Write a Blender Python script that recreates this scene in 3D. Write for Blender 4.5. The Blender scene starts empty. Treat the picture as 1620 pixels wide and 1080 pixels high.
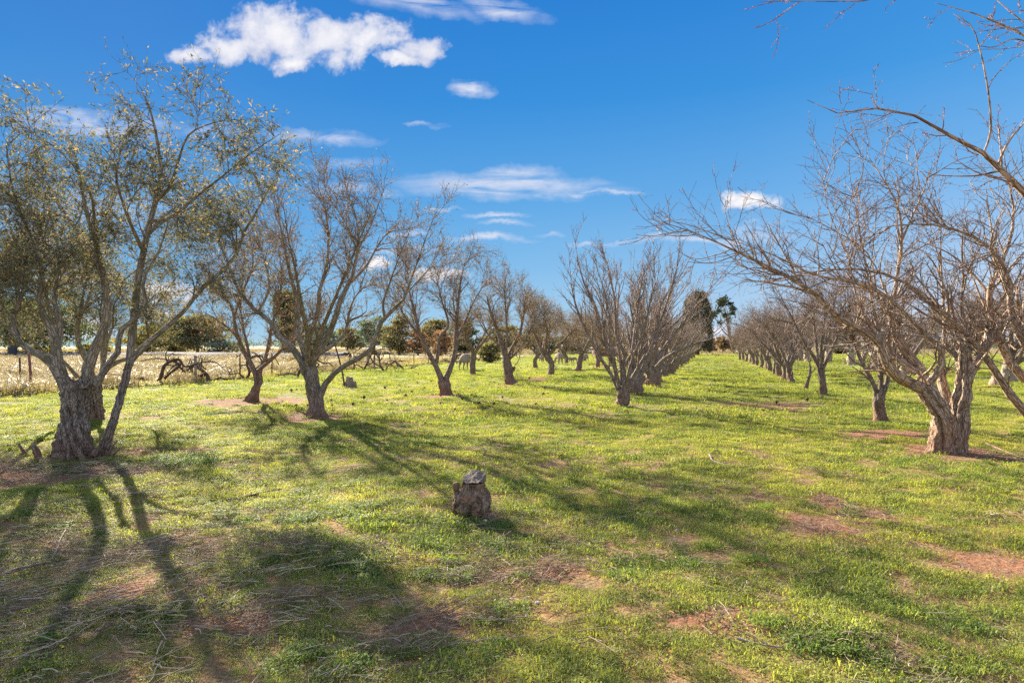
import bpy, math, random
import numpy as np
from mathutils import Vector
C = bpy.context.scene
COL = C.collection
PI = math.pi
F, CX, HY, CH = 1000.0, 810.0, 547.0, 1.5      # focal length in photo pixels, principal column, horizon row, eye height

# ------------------------------------------------------------------ noise / ground form
def _h(ix, iy, iz, s):
    n = (ix*374761393 + iy*668265263 + iz*2147483647 + s*974634777).astype(np.int64)
    n = (n ^ (n >> 13)) * 1274126177
    n = n & 0x7fffffff
    n = (n ^ (n >> 16)) & 0xffff
    return n / 65535.0
def vnoise(P, s=0):
    P = np.asarray(P, float); f = np.floor(P); t = P - f; t = t*t*(3-2*t); i = f.astype(np.int64)
    r = 0
    for a in (0, 1):
        for b in (0, 1):
            for c in (0, 1):
                w = (t[..., 0] if a else 1-t[..., 0])*(t[..., 1] if b else 1-t[..., 1])*(t[..., 2] if c else 1-t[..., 2])
                r = r + w*_h(i[..., 0]+a, i[..., 1]+b, i[..., 2]+c, s)
    return r*2-1
def n2(x, y, sc, s=0):
    return vnoise(np.stack([x*sc, y*sc, np.zeros_like(x)+.5], -1), s)
def gz(x, y):
    x = np.asarray(x, float); y = np.asarray(y, float)
    r = np.hypot(x, y)
    k = np.clip(1.6-r/60, .15, 1)
    z = .035*n2(x, y, .55, 1) + .05*n2(x, y, .22, 2) + .012*n2(x, y, 2.1, 3)
    # low mounds left along the tree rows by old ploughing
    q = (x - .315*y)
    z = z + .035*np.cos(q*1.9+.6*n2(x, y, .2, 9))*np.clip((40-r)/30, 0, 1)
    return z*k
def gz1(x, y): return float(gz(np.array([x]), np.array([y]))[0])
def W(px, py, Y): return ((px-CX)/F*Y, Y, CH-(py-HY)/F*Y)
def G(px, py):
    Y = CH*F/(py-HY); return ((px-CX)/F*Y, Y)
def fence_x(Y): return -14.2+.237*(Y-20)
# bare soil patches, ellipses on the ground (x, y, rx, ry, strength)
PATCH = []
for px, py, rx, ry, st in [(110, 745, 190, 14, 1.0), (260, 712, 90, 8, .8), (20, 765, 80, 12, 1), (1330, 795, 48, 22, 1), (1300, 830, 55, 20, .7), (1570, 880, 70, 17, .8),
        (1500, 720, 70, 12, .8), (1420, 690, 80, 8, .75), (405, 638, 85, 6, 1), (450, 634, 60, 4, .9), (500, 662, 60, 8, .8), (705, 628, 35, 4, .8), (640,650,70,5,.4),
        (807, 609, 26, 3, .9), (845, 600, 30, 3, .8), (915, 587, 14, 2, 1), (947, 581, 16, 1.6, 1), (1230, 640, 90, 7, .55), (1265, 570, 30, 2, .9), (1392, 668, 25, 4, .6),
        (1600, 730, 60, 8, .7), (880, 735, 60, 8, .45), (960, 670, 60, 6, .35), (380, 1000, 110, 30, .7), (230, 945, 70, 22, .6), (700, 985, 80, 25, .7), (830, 905, 110, 22, .6),
        (1180, 1015, 50, 12, .55), (1060, 880, 60, 16, .35), (1120, 1000, 70, 20, .7), (760, 815, 60, 12, .55), (620, 1050, 60, 20, .5), (60, 870, 50, 15, .3), (1450, 940, 60, 15, .4),
        (700, 560, 120, 2, .5), (760, 567, 60, 2, .6), (1560, 600, 30, 2, .8), (300, 660, 120, 5, .45), (130, 690, 60, 5, .4), (590, 1000, 80, 30, .45), (300, 880, 80, 16, .35)]:
    x, y = G(px, py); ya = G(px, py+ry)[1]; yb = G(px, py-min(ry, (py-HY)*.6))[1]
    k_ = 1.3 if py > 840 else 1.; PATCH.append((x, (ya+yb)/2, rx/F*y*k_, max(.12, abs(ya-yb)/2)*k_, st))
def bare(x, y):
    b = np.zeros_like(x)
    w1 = n2(x, y, 2.3, 21)*.5+n2(x, y, 6., 22)*.35+n2(x, y, .9, 24)*.35
    for cx, cy, rx, ry, st in PATCH:
        e = np.sqrt(((x-cx)/rx)**2+((y-cy)/ry)**2)
        b = np.maximum(b, np.clip((1.25-e+w1*.9)*1.6, 0, 1)*st)
    g = n2(x, y, 1.3, 31)*.5+n2(x, y, 3.7, 32)*.45+n2(x, y, .35, 33)*.4+n2(x, y, 9., 34)*.3
    b = np.maximum(b, np.clip((g-.52+np.clip((5.5-y)*.06, 0, .16))*2.6, 0, .75))
    return b
def dryzone(x, y):                       # 1 beyond the wire fence or past the orchard's end
    a = np.clip((fence_x(y)-x+n2(x, y, .3, 41)*1.2)*.8, 0, 1)
    e = np.clip((y-112+(x-25)*.05+n2(x, y, .1, 42)*3)*.3, 0, 1)
    e2 = np.clip((x-.315*y-44)*.1, 0, 1)
    return np.maximum(np.maximum(a, e), e2)

# ------------------------------------------------------------------ mesh helpers
def mesh_from(name, parts, mats, attr=None):
    """parts: list of (V(n,3), Faces(m,k), material index, smooth, bark coordinate or None)"""
    vs, idx, ls, ms, sm, at = [], [], [], [], [], []
    o = 0
    for p in parts:
        V, Fc, mi, s = p[:4]; bk = p[4] if len(p) > 4 else None
        if len(V) == 0: continue
        vs.append(V); idx.append((np.asarray(Fc)+o).ravel()); ls.append(np.full(len(Fc), np.asarray(Fc).shape[1])); ms.append(np.full(len(Fc), mi)); sm.append(np.full(len(Fc), s))
        at.append(bk if bk is not None else V); o += len(V)
    V = np.concatenate(vs).astype(np.float32); I = np.concatenate(idx).astype(np.int32); Lt = np.concatenate(ls).astype(np.int32)
    me = bpy.data.meshes.new(name)
    me.vertices.add(len(V)); me.vertices.foreach_set('co', V.ravel())
    me.loops.add(len(I)); me.loops.foreach_set('vertex_index', I)
    me.polygons.add(len(Lt)); st = np.concatenate([[0], np.cumsum(Lt)[:-1]]).astype(np.int32)
    me.polygons.foreach_set('loop_start', st); me.polygons.foreach_set('loop_total', Lt)
    for m in mats: me.materials.append(m)
    me.polygons.foreach_set('material_index', np.concatenate(ms).astype(np.int32))
    me.polygons.foreach_set('use_smooth', np.concatenate(sm).astype(bool))
    a = me.attributes.new('bk', 'FLOAT_VECTOR', 'POINT'); a.data.foreach_set('vector', np.concatenate(at).astype(np.float32).ravel())
    me.update(calc_edges=True); me.validate()
    return me
def obj(name, me, parent=None, loc=(0, 0, 0)):
    o = bpy.data.objects.new(name, me); COL.objects.link(o); o.location = loc
    if parent: o.parent = parent
    return o
def tag(o, label=None, cat=None, group=None, kind=None):
    if label: o['label'] = label
    if cat: o['category'] = cat
    if group: o['group'] = group
    if kind: o['kind'] = kind
    return o
def empty(name, loc, label, cat, group=None, rz=0, sc=1):
    o = bpy.data.objects.new(name, None); COL.objects.link(o); o.location = loc; o.rotation_euler = (0, 0, rz)
    o.scale = (sc,)*3 if not isinstance(sc, tuple) else sc
    o.empty_display_size = .2
    return tag(o, label, cat, group)
def norm(v): return v/np.maximum(np.linalg.norm(v, axis=-1, keepdims=True), 1e-9)
def resample(P, R, K):
    P = np.asarray(P, float); R = np.asarray(R, float)
    # smooth Catmull-Rom through the given points
    n = len(P); s = np.concatenate([[0], np.cumsum(np.linalg.norm(np.diff(P, axis=0), axis=1))]); u = np.linspace(0, s[-1], K)
    m = np.gradient(P, s, axis=0); i = np.clip(np.searchsorted(s, u, 'right')-1, 0, n-2); h = s[i+1]-s[i]; t = ((u-s[i])/h)
    t = t[:, None]; h = h[:, None]
    Q = (2*t**3-3*t**2+1)*P[i]+(t**3-2*t**2+t)*h*m[i]+(-2*t**3+3*t**2)*P[i+1]+(t**3-t**2)*h*m[i+1]
    return Q, np.interp(u, s, R)
def tubes(P, R, sides, mat=0, gn=0., seed=0, cap=False):
    P = np.asarray(P, float); R = np.asarray(R, float)
    if cap:
        P = np.concatenate([P, P[:, -1:]], 1); R = np.concatenate([R, R[:, -1:]*0.02], 1)
        T = norm(np.gradient(P, axis=1)); T[:, -1] = T[:, -3]; T[:, -2] = T[:, -3]
    else: T = norm(np.gradient(P, axis=1))
    N, K = R.shape
    m = norm(P[:, -1]-P[:, 0]); ref = np.where(np.abs(m[:, :1]) < .6, np.array([[1., 0, 0]]), np.array([[0, 1., 0]]))
    U = norm(np.cross(T, ref[:, None])); Vv = np.cross(T, U)
    a = np.linspace(0, 2*PI, sides, endpoint=False)
    ca, sa = np.cos(a), np.sin(a)
    D = U[:, :, None]*ca[None, None, :, None]+Vv[:, :, None]*sa[None, None, :, None]
    s = np.concatenate([np.zeros((N, 1)), np.cumsum(np.linalg.norm(np.diff(P, axis=1), axis=2), 1)], 1)
    rr = np.repeat(R[:, :, None], sides, 2)
    bk = np.stack([rr*ca, rr*sa, np.repeat(s[:, :, None], sides, 2)*.22], -1)
    bk = bk + np.arange(N)[:, None, None, None]*1.7
    if gn:
        X = P[:, :, None]+D*rr[..., None]
        rr = rr*(1+gn*vnoise(X*9, seed)+gn*.6*vnoise(X*22, seed+1))
    V = P[:, :, None]+D*rr[..., None]
    j = np.arange(sides); j2 = (j+1) % sides
    base = (np.arange(N)[:, None, None]*K+np.arange(K-1)[None, :, None])*sides
    Fq = np.stack([base+j, base+j2, base+sides+j2, base+sides+j], -1).reshape(-1, 4)
    return (V.reshape(-1, 3), Fq, mat, True, bk.reshape(-1, 3))
def loft(P, R, rings=40, sides=36, mat=0, ridges=7, amp=.12, twist=1.5, rough=.05, flare=.35, fh=.16, seed=0):
    Q, r = resample(P, R, rings)
    s = np.concatenate([[0], np.cumsum(np.linalg.norm(np.diff(Q, axis=0), axis=1))])
    T = norm(np.gradient(Q, axis=0)); U = norm(np.cross(T, [0, 1., 0])); V_ = np.cross(T, U)
    a = np.linspace(0, 2*PI, sides, endpoint=False)
    th = a[None]+np.zeros((rings, 1)); sz = s[:, None]
    wob = vnoise(np.stack([np.cos(th)*1.5, np.sin(th)*1.5, sz*2.2+th*0], -1), seed)
    ridge = 1-np.abs(np.sin((th+twist*sz+wob*.55)*ridges/2))*2
    ridge2 = 1-np.abs(np.sin((th-twist*.6*sz+wob*.9)*(ridges*1.7)/2))*2
    fl = 1+flare*np.exp(-sz/fh)*(1+.5*np.cos(th*3+seed)+.35*np.cos(th*5+seed*2))
    rr = r[:, None]*fl*(1-amp*.5-amp*.7*ridge-amp*.3*ridge2)
    D = U[:, None]*np.cos(a)[None, :, None]+V_[:, None]*np.sin(a)[None, :, None]
    X = Q[:, None]+D*rr[..., None]
    k = 1/max(r.max(), .05)
    XS = X*np.array([1, 1, .38])
    rr = rr*(1+rough*(vnoise(X*k*.9, seed+3)*1.5+vnoise(XS*k*3.2, seed+4)*1.2+.6*vnoise(XS*k*8, seed+5)))
    X = Q[:, None]+D*rr[..., None]
    bk = np.stack([rr*np.cos(th), rr*np.sin(th), sz*.22+th*0], -1)
    j = np.arange(sides); j2 = (j+1) % sides; base = (np.arange(rings-1)*sides)[:, None]
    Fq = np.stack([base+j, base+j2, base+sides+j2, base+sides+j], -1).reshape(-1, 4)
    V = X.reshape(-1, 3); B = bk.reshape(-1, 3)
    # cap
    c = len(V); top = Q[-1]-T[-1]*r[-1]*.25
    V = np.vstack([V, top]); B = np.vstack([B, [0, 0, s[-1]*.22]])
    b = (rings-1)*sides
    cap = np.stack([b+j, b+j2, np.full(sides, c), np.full(sides, c)], -1)
    return [(V, Fq, mat, True, B), (V, cap[:, :3], mat, False, B)]
def boxm(x0, x1, y0, y1, z0, z1, mat=0):
    V = np.array([(x, y, z) for z in (z0, z1) for x, y in ((x0, y0), (x1, y0), (x1, y1), (x0, y1))], float)
    return (V, np.array([(3, 2, 1, 0), (4, 5, 6, 7), (0, 1, 5, 4), (1, 2, 6, 5), (2, 3, 7, 6), (3, 0, 4, 7)]), mat, False)

# ------------------------------------------------------------------ growth
def spawn(rng, P, R, M, t0, t1, ang, L, K, wig, up, rr, rmin, curl=.25, lp=.45, rmax=9):
    N, Kp = R.shape
    seg = np.linalg.norm(P[:, -1]-P[:, 0], axis=1)+.02
    par = rng.choice(N, M, p=seg/seg.sum()); t = rng.uniform(t0, t1, M)
    f = t*(Kp-1); i = np.minimum(f.astype(int), Kp-2); fr = (f-i)[:, None]
    pos = P[par, i]*(1-fr)+P[par, i+1]*fr; d = norm(P[par, i+1]-P[par, i]); r0 = R[par, i]*(1-fr[:, 0])+R[par, i+1]*fr[:, 0]
    q = norm(np.cross(d, rng.normal(size=(M, 3)))); a = np.radians(rng.uniform(ang[0], ang[1], M))[:, None]
    d = norm(np.cos(a)*d+np.sin(a)*q+np.array([0, 0, up*.8]))
    Ln = L*rng.uniform(.55, 1.25, M)*(1-lp*t); step = (Ln/(K-1))[:, None]
    cv = rng.normal(size=(M, 3))*curl/K*2
    pts = [pos]
    for k in range(K-1):
        pos = pos+d*step; pts.append(pos)
        d = norm(d+cv+rng.normal(size=(M, 3))*wig+np.array([0, 0, up/K*2.]))
    Q = np.stack(pts, 1)
    r1 = np.clip(r0*rr, rmin, rmax)
    Rq = r1[:, None]*(1-np.linspace(0, 1, K)**1.1*.72)[None]; Rq = np.maximum(Rq, rmin*.55)
    return Q, Rq
def leaves(rng, P, n, L, Wd, mat, along=.6, droop=0., t0=.1, jit=.01, wide=.5):
    N, Kp, _ = P.shape
    par = rng.integers(0, N, n); t = rng.uniform(t0, 1, n); f = t*(Kp-1); i = np.minimum(f.astype(int), Kp-2); fr = (f-i)[:, None]
    pos = P[par, i]*(1-fr)+P[par, i+1]*fr+rng.normal(size=(n, 3))*jit
    d = norm(P[par, i+1]-P[par, i])
    d = norm(d*along+norm(rng.normal(size=(n, 3)))*.8+np.array([0, 0, -droop])); s = norm(np.cross(d, rng.normal(size=(n, 3)))); u = np.cross(d, s)
    l = (L*rng.uniform(.6, 1.1, n))[:, None]; w = (Wd*rng.uniform(.7, 1.2, n))[:, None]
    V = np.stack([pos, pos+d*l*wide+s*w/2+u*l*.05, pos+d*l, pos+d*l*wide-s*w/2+u*l*.05], 1).reshape(-1, 3)
    b = (np.arange(n)*4)[:, None]
    return (V, b+np.array([[0, 1, 2, 3]]), mat, False)
def flame(rng, n, centers, spread, L, Wd, mat):
    pos = centers[rng.integers(0, len(centers), n)]+rng.normal(size=(n, 3))*spread
    d = norm(rng.normal(size=(n, 3))); s = norm(np.cross(d, rng.normal(size=(n, 3))))
    l = (L*rng.uniform(.5, 1.3, n))[:, None]; w = (Wd*rng.uniform(.6, 1.3, n))[:, None]
    V = np.stack([pos-d*l/2, pos+s*w/2, pos+d*l/2, pos-s*w/2], 1).reshape(-1, 3)
    return (V, (np.arange(n)*4)[:, None]+np.array([[0, 1, 2, 3]]), mat, False)

# ------------------------------------------------------------------ materials
def newmat(name):
    m = bpy.data.materials.new(name); m.use_nodes = True; nt = m.node_tree; nt.nodes.clear(); return m, nt
def N_(nt, t, **k):
    n = nt.nodes.new(t)
    for a, b in k.items(): setattr(n, a, b)
    return n
def setin(n, **k):
    for a, b in k.items():
        n.inputs[a.replace('_', ' ')].default_value = b
def ramp(nt, fac, stops, interp='LINEAR'):
    r = N_(nt, 'ShaderNodeValToRGB'); r.color_ramp.interpolation = interp
    e = r.color_ramp.elements
    while len(e) < len(stops): e.new(.5)
    for x, (p, c) in zip(e, stops): x.position = p; x.color = (*c, 1) if len(c) == 3 else c
    nt.links.new(fac, r.inputs[0]); return r.outputs[0]
def noise(nt, vec, sc, det=4, rough=.55, dist=0):
    n = N_(nt, 'ShaderNodeTexNoise'); n.inputs['Scale'].default_value = sc; n.inputs['Detail'].default_value = det; n.inputs['Roughness'].default_value = rough; n.inputs['Distortion'].default_value = dist
    if vec is not None: nt.links.new(vec, n.inputs['Vector'])
    return n.outputs[0]
def mixc(nt, f, a, b, mode='MIX'):
    n = N_(nt, 'ShaderNodeMix', data_type='RGBA', blend_type=mode)
    for s, v in ((n.inputs[0], f), (n.inputs[6], a), (n.inputs[7], b)):
        if isinstance(v, (int, float)): s.default_value = v
        elif isinstance(v, tuple): s.default_value = (*v, 1)
        else: nt.links.new(v, s)
    return n.outputs[2]
def mth(nt, op, a, b=None, c=None, clamp=False):
    n = N_(nt, 'ShaderNodeMath', operation=op); n.use_clamp = clamp
    for i, v in enumerate((a, b, c)):
        if v is None: continue
        if isinstance(v, (int, float)): n.inputs[i].default_value = v
        else: nt.links.new(v, n.inputs[i])
    return n.outputs[0]
def attr(nt, name, out='Vector'):
    a = N_(nt, 'ShaderNodeAttribute', attribute_name=name); return a.outputs[out]
def finish(nt, col, rough=.85, bump=None, bstr=.5, bdist=.02, transl=None, spec=.3):
    b = N_(nt, 'ShaderNodeBsdfPrincipled'); b.inputs['Roughness'].default_value = rough; b.inputs['Specular IOR Level'].default_value = spec
    if isinstance(col, tuple): b.inputs['Base Color'].default_value = (*col, 1)
    else: nt.links.new(col, b.inputs['Base Color'])
    if bump is not None:
        bp = N_(nt, 'ShaderNodeBump'); bp.inputs['Strength'].default_value = bstr; bp.inputs['Distance'].default_value = bdist
        nt.links.new(bump, bp.inputs['Height']); nt.links.new(bp.outputs[0], b.inputs['Normal'])
    o = N_(nt, 'ShaderNodeOutputMaterial')
    if transl:
        t = N_(nt, 'ShaderNodeBsdfTranslucent'); tc = mixc(nt, .0, col, col) if not isinstance(col, tuple) else None
        tint = mixc(nt, 1., col, transl[1], 'MULTIPLY'); nt.links.new(tint, t.inputs[0])
        mx = N_(nt, 'ShaderNodeMixShader'); mx.inputs[0].default_value = transl[0]
        nt.links.new(b.outputs[0], mx.inputs[1]); nt.links.new(t.outputs[0], mx.inputs[2]); nt.links.new(mx.outputs[0], o.inputs[0])
    else: nt.links.new(b.outputs[0], o.inputs[0])
def bark(name, dark, mid, light, sc=1., moss=None, foot=0):
    m, nt = newmat(name); v = attr(nt, 'bk')
    a = noise(nt, v, 26*sc, 6, .65, .6); b = noise(nt, v, 90*sc, 4, .6)
    vo = N_(nt, 'ShaderNodeTexVoronoi', feature='DISTANCE_TO_EDGE'); vo.inputs['Scale'].default_value = 40*sc
    dn = N_(nt, 'ShaderNodeVectorMath', operation='ADD'); nt.links.new(v, dn.inputs[0])
    nv = N_(nt, 'ShaderNodeTexNoise'); nv.inputs['Scale'].default_value = 14*sc; nt.links.new(v, nv.inputs['Vector'])
    sc_ = N_(nt, 'ShaderNodeVectorMath', operation='SCALE'); nt.links.new(nv.outputs['Color'], sc_.inputs[0]); sc_.inputs['Scale'].default_value = .05
    nt.links.new(sc_.outputs[0], dn.inputs[1]); nt.links.new(dn.outputs[0], vo.inputs['Vector'])
    crack = mth(nt, 'MULTIPLY', vo.outputs[0], 7., clamp=True)
    base = ramp(nt, a, [(.28, dark), (.48, mid), (.72, light)])
    col = mixc(nt, mth(nt, 'MULTIPLY_ADD', crack, -.8, .8, True), base, dark)
    big = noise(nt, N_(nt, 'ShaderNodeTexCoord').outputs['Object'], 3., 3)
    if moss: col = mixc(nt, ramp(nt, big, [(.52, (0, 0, 0)), (.66, (.75,)*3)]), col, moss)
    col = mixc(nt, .35, col, ramp(nt, b, [(.3, (.5,)*3), (.7, (1.0,)*3)]), 'MULTIPLY')
    if foot:                                   # red dust splashed on the foot of the trunk
        sp = N_(nt, 'ShaderNodeSeparateXYZ'); nt.links.new(N_(nt, 'ShaderNodeTexCoord').outputs['Object'], sp.inputs[0])
        col = mixc(nt, ramp(nt, mth(nt, 'ADD', sp.outputs[2], mth(nt, 'MULTIPLY', big, .5)), [(.25, (.6,)*3), (.75, (0,)*3)]), col, (.30, .135, .075))
    h = mth(nt, 'ADD', mth(nt, 'MULTIPLY', a, 1.), mth(nt, 'MULTIPLY', crack, .5)); h = mth(nt, 'ADD', h, mth(nt, 'MULTIPLY', b, .35))
    finish(nt, col, .9, h, .9, .02); return m
def leafm(name, stops, tr=.4, tint=(1.6, 1.7, .6), rough=.75):
    m, nt = newmat(name); g = N_(nt, 'ShaderNodeNewGeometry'); oi = N_(nt, 'ShaderNodeObjectInfo')
    r = g.outputs['Random Per Island']
    col = ramp(nt, r, stops)
    big = noise(nt, g.outputs['Position'], .8, 2); col = mixc(nt, .5, col, ramp(nt, big, [(.3, (.65,)*3), (.7, (1.25,)*3)]), 'MULTIPLY')
    finish(nt, col, rough, transl=(tr, tint), spec=.12); return m
M = {}
M['bark_olive'] = bark('olive_bark', (.09, .065, .05), (.39, .31, .25), (.60, .52, .43), 1.0, (.16, .14, .08), foot=1)
M['bark_smooth'] = bark('smooth_limb_bark', (.13, .10, .075), (.40, .34, .26), (.56, .49, .40), .8, (.17, .155, .08))
M['bark_grey'] = bark('grey_brown_bark', (.075, .052, .04), (.29, .215, .17), (.48, .385, .31), foot=1)
M['bark_tan'] = bark('tan_bark', (.12, .07, .045), (.52, .37, .26), (.74, .58, .44), .8, foot=1)
M['bark_vase'] = bark('silver_brown_bark', (.10, .065, .05), (.38, .295, .24), (.60, .50, .43), 1.3, foot=1)
M['bark_white'] = bark('pale_bark', (.25, .18, .13), (.50, .41, .33), (.68, .59, .49), .8, foot=1)
M['bark_dark'] = bark('dark_vine_bark', (.05, .03, .02), (.17, .105, .075), (.28, .19, .14), 1.2)
M['twig_brown'] = bark('brown_twig', (.14, .095, .07), (.39, .295, .235), (.56, .46, .38), 1.)
M['twig_tan'] = bark('tan_twig', (.17, .105, .065), (.47, .335, .225), (.64, .49, .36), 1.)
M['twig_olive'] = bark('olive_twig', (.14, .12, .08), (.30, .26, .19), (.40, .35, .27), 1.)
M['leaf_olive'] = leafm('olive_leaf', [(0, (.06, .07, .05)), (.3, (.12, .135, .09)), (.6, (.22, .23, .16)), (.82, (.34, .30, .20)), (.95, (.44, .31, .17)), (1, (.58, .47, .14))], .3, (1.3, 1.2, .8))
M['leaf_dry'] = leafm('dry_leaf', [(0, (.09, .07, .045)), (.4, (.18, .13, .075)), (.7, (.28, .20, .115)), (.92, (.38, .27, .13)), (1, (.55, .42, .12))], .3, (1.3, 1.15, .8))
M['bud'] = leafm('bud', [(0, (.20, .10, .08)), (.5, (.34, .17, .13)), (1, (.50, .30, .23))], .2, (1.2, 1., .9))
M['pinktip'] = leafm('pink_twig_tips', [(0, (.26, .15, .12)), (.5, (.38, .24, .20)), (1, (.50, .36, .30))], .25, (1.2, 1., .9))

def bladem(name, stops, tr, tint, dry=(.50, .40, .20)):
    m, nt = newmat(name); g = N_(nt, 'ShaderNodeNewGeometry'); oi = N_(nt, 'ShaderNodeObjectInfo')
    r = mth(nt, 'FRACT', mth(nt, 'ADD', g.outputs['Random Per Island'], oi.outputs['Random']))
    col = ramp(nt, r, stops)
    p = g.outputs['Position']
    big = noise(nt, p, .45, 4, .6); big2 = noise(nt, p, 2.2, 3, .6)
    f = mth(nt, 'ADD', mth(nt, 'MULTIPLY', big, .6), mth(nt, 'MULTIPLY', big2, .4))
    col = mixc(nt, ramp(nt, f, [(.42, (0,)*3), (.62, (.75,)*3)]), col, dry)
    col = mixc(nt, .9, col, ramp(nt, big2, [(.3, (.62,)*3), (.7, (1.2,)*3)]), 'MULTIPLY')
    finish(nt, col, .6, transl=(tr, tint), spec=.25); return m
M['blade'] = bladem('green_blade', [(0, (.06, .11, .04)), (.3, (.165, .235, .06)), (.8, (.32, .37, .085)), (.96, (.42, .43, .12)), (.985, (.46, .40, .20)), (1, (.60, .50, .32))], .45, (1.38, 1.36, .5), (.46, .44, .11))
M['weed'] = bladem('weed_leaf', [(0, (.07, .12, .03)), (.5, (.15, .22, .05)), (1, (.25, .32, .08))], .42, (1.4, 1.45, .5), (.20, .26, .06))
M['straw'] = leafm('dry_straw', [(0, (.13, .085, .055)), (.5, (.30, .22, .15)), (.85, (.47, .36, .25)), (1, (.64, .52, .38))], .15, (1, 1, .8))
M['drygrass'] = bladem('dry_field_grass', [(0, (.32, .24, .13)), (.4, (.46, .37, .21)), (.8, (.56, .46, .28)), (1, (.44, .41, .15))], .25, (1.1, 1.05, .8), (.44, .35, .22))
M['drygreen'] = bladem('dry_green_grass', [(0, (.34, .33, .09)), (.5, (.44, .41, .13)), (1, (.55, .47, .22))], .4, (1.3, 1.2, .7), (.50, .42, .22))

# ------------------------------------------------------------------ ground
def make_ground():
    nr, na = 430, 620
    r = np.concatenate([[.01, .5], np.geomspace(1., 3500, nr-2)])
    # finer where the camera looks
    a = np.linspace(-1, 1, na, endpoint=False); a = PI*(a*.45+.55*a**3)+PI/2
    A, Rr = np.meshgrid(a, r); X = Rr*np.cos(A); Y = Rr*np.sin(A); Z = gz(X, Y)
    Z = np.where(Rr > 400, 0, Z)
    V = np.stack([X, Y, Z], -1).reshape(-1, 3)
    j = np.arange(na); j2 = (j+1) % na; b = (np.arange(nr-1)*na)[:, None]
    Fq = np.stack([b+j, b+na+j, b+na+j2, b+j2], -1).reshape(-1, 4)
    m, nt = newmat('orchard_ground')
    g = N_(nt, 'ShaderNodeNewGeometry'); p = g.outputs['Position']
    fine = noise(nt, p, 38, 5, .7); mid = noise(nt, p, 7, 4, .6); big = noise(nt, p, .5, 4, .6); bl = noise(nt, p, .09, 3, .5)
    green = ramp(nt, fine, [(.3, (.06, .085, .03)), (.48, (.19, .24, .06)), (.7, (.34, .40, .10))])
    yellow = ramp(nt, fine, [(.3, (.15, .12, .04)), (.52, (.38, .34, .09)), (.75, (.56, .48, .20))])
    grs = mixc(nt, ramp(nt, mth(nt, 'ADD', mth(nt, 'MULTIPLY', big, .6), mth(nt, 'MULTIPLY', mid, .4)), [(.42, (0,)*3), (.6, (1,)*3)]), green, yellow)
    soil = ramp(nt, fine, [(.25, (.08, .036, .022)), (.48, (.28, .125, .065)), (.75, (.50, .26, .145))])
    litter = ramp(nt, mid, [(.42, (0,)*3), (.62, (.65,)*3)])
    soil = mixc(nt, litter, soil, ramp(nt, fine, [(.3, (.08, .055, .04)), (.7, (.33, .24, .16))]))
    bar = attr(nt, 'bare', 'Fac')
    bm = ramp(nt, mth(nt, 'ADD', bar, mth(nt, 'MULTIPLY_ADD', mid, .5, -.25)), [(.25, (.0,)*3), (.5, (1,)*3)])
    near = ramp(nt, mth(nt, 'MULTIPLY', attr(nt, 'dist', 'Fac'), 1/40), [(.15, (.8,)*3), (.8, (0,)*3)])
    bm = mth(nt, 'MAXIMUM', bm, near)
    col = mixc(nt, bm, grs, soil)
    dry = ramp(nt, fine, [(.2, (.28, .21, .12)), (.5, (.45, .36, .21)), (.8, (.57, .48, .31))])
    dry = mixc(nt, ramp(nt, bl, [(.45, (0,)*3), (.62, (.6,)*3)]), dry, (.33, .33, .10))
    col = mixc(nt, attr(nt, 'dry', 'Fac'), col, dry)
    h = mth(nt, 'ADD', mth(nt, 'MULTIPLY', fine, .5), mid)
    finish(nt, col, .95, h, .8, .05, spec=.1)
    me = mesh_from('ground', [(V, Fq, 0, True)], [m])
    for nm, val in (('bare', bare(X, Y)*np.clip(1.3-Rr/120, 0, 1)), ('dry', dryzone(X, Y)), ('dist', np.minimum(Rr, 400))):
        at = me.attributes.new(nm, 'FLOAT', 'POINT'); at.data.foreach_set('value', val.ravel().astype(np.float32))
    tag(obj('ground', me), 'green grassy orchard ground with red bare patches', None, None, 'structure')
make_ground()

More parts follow.
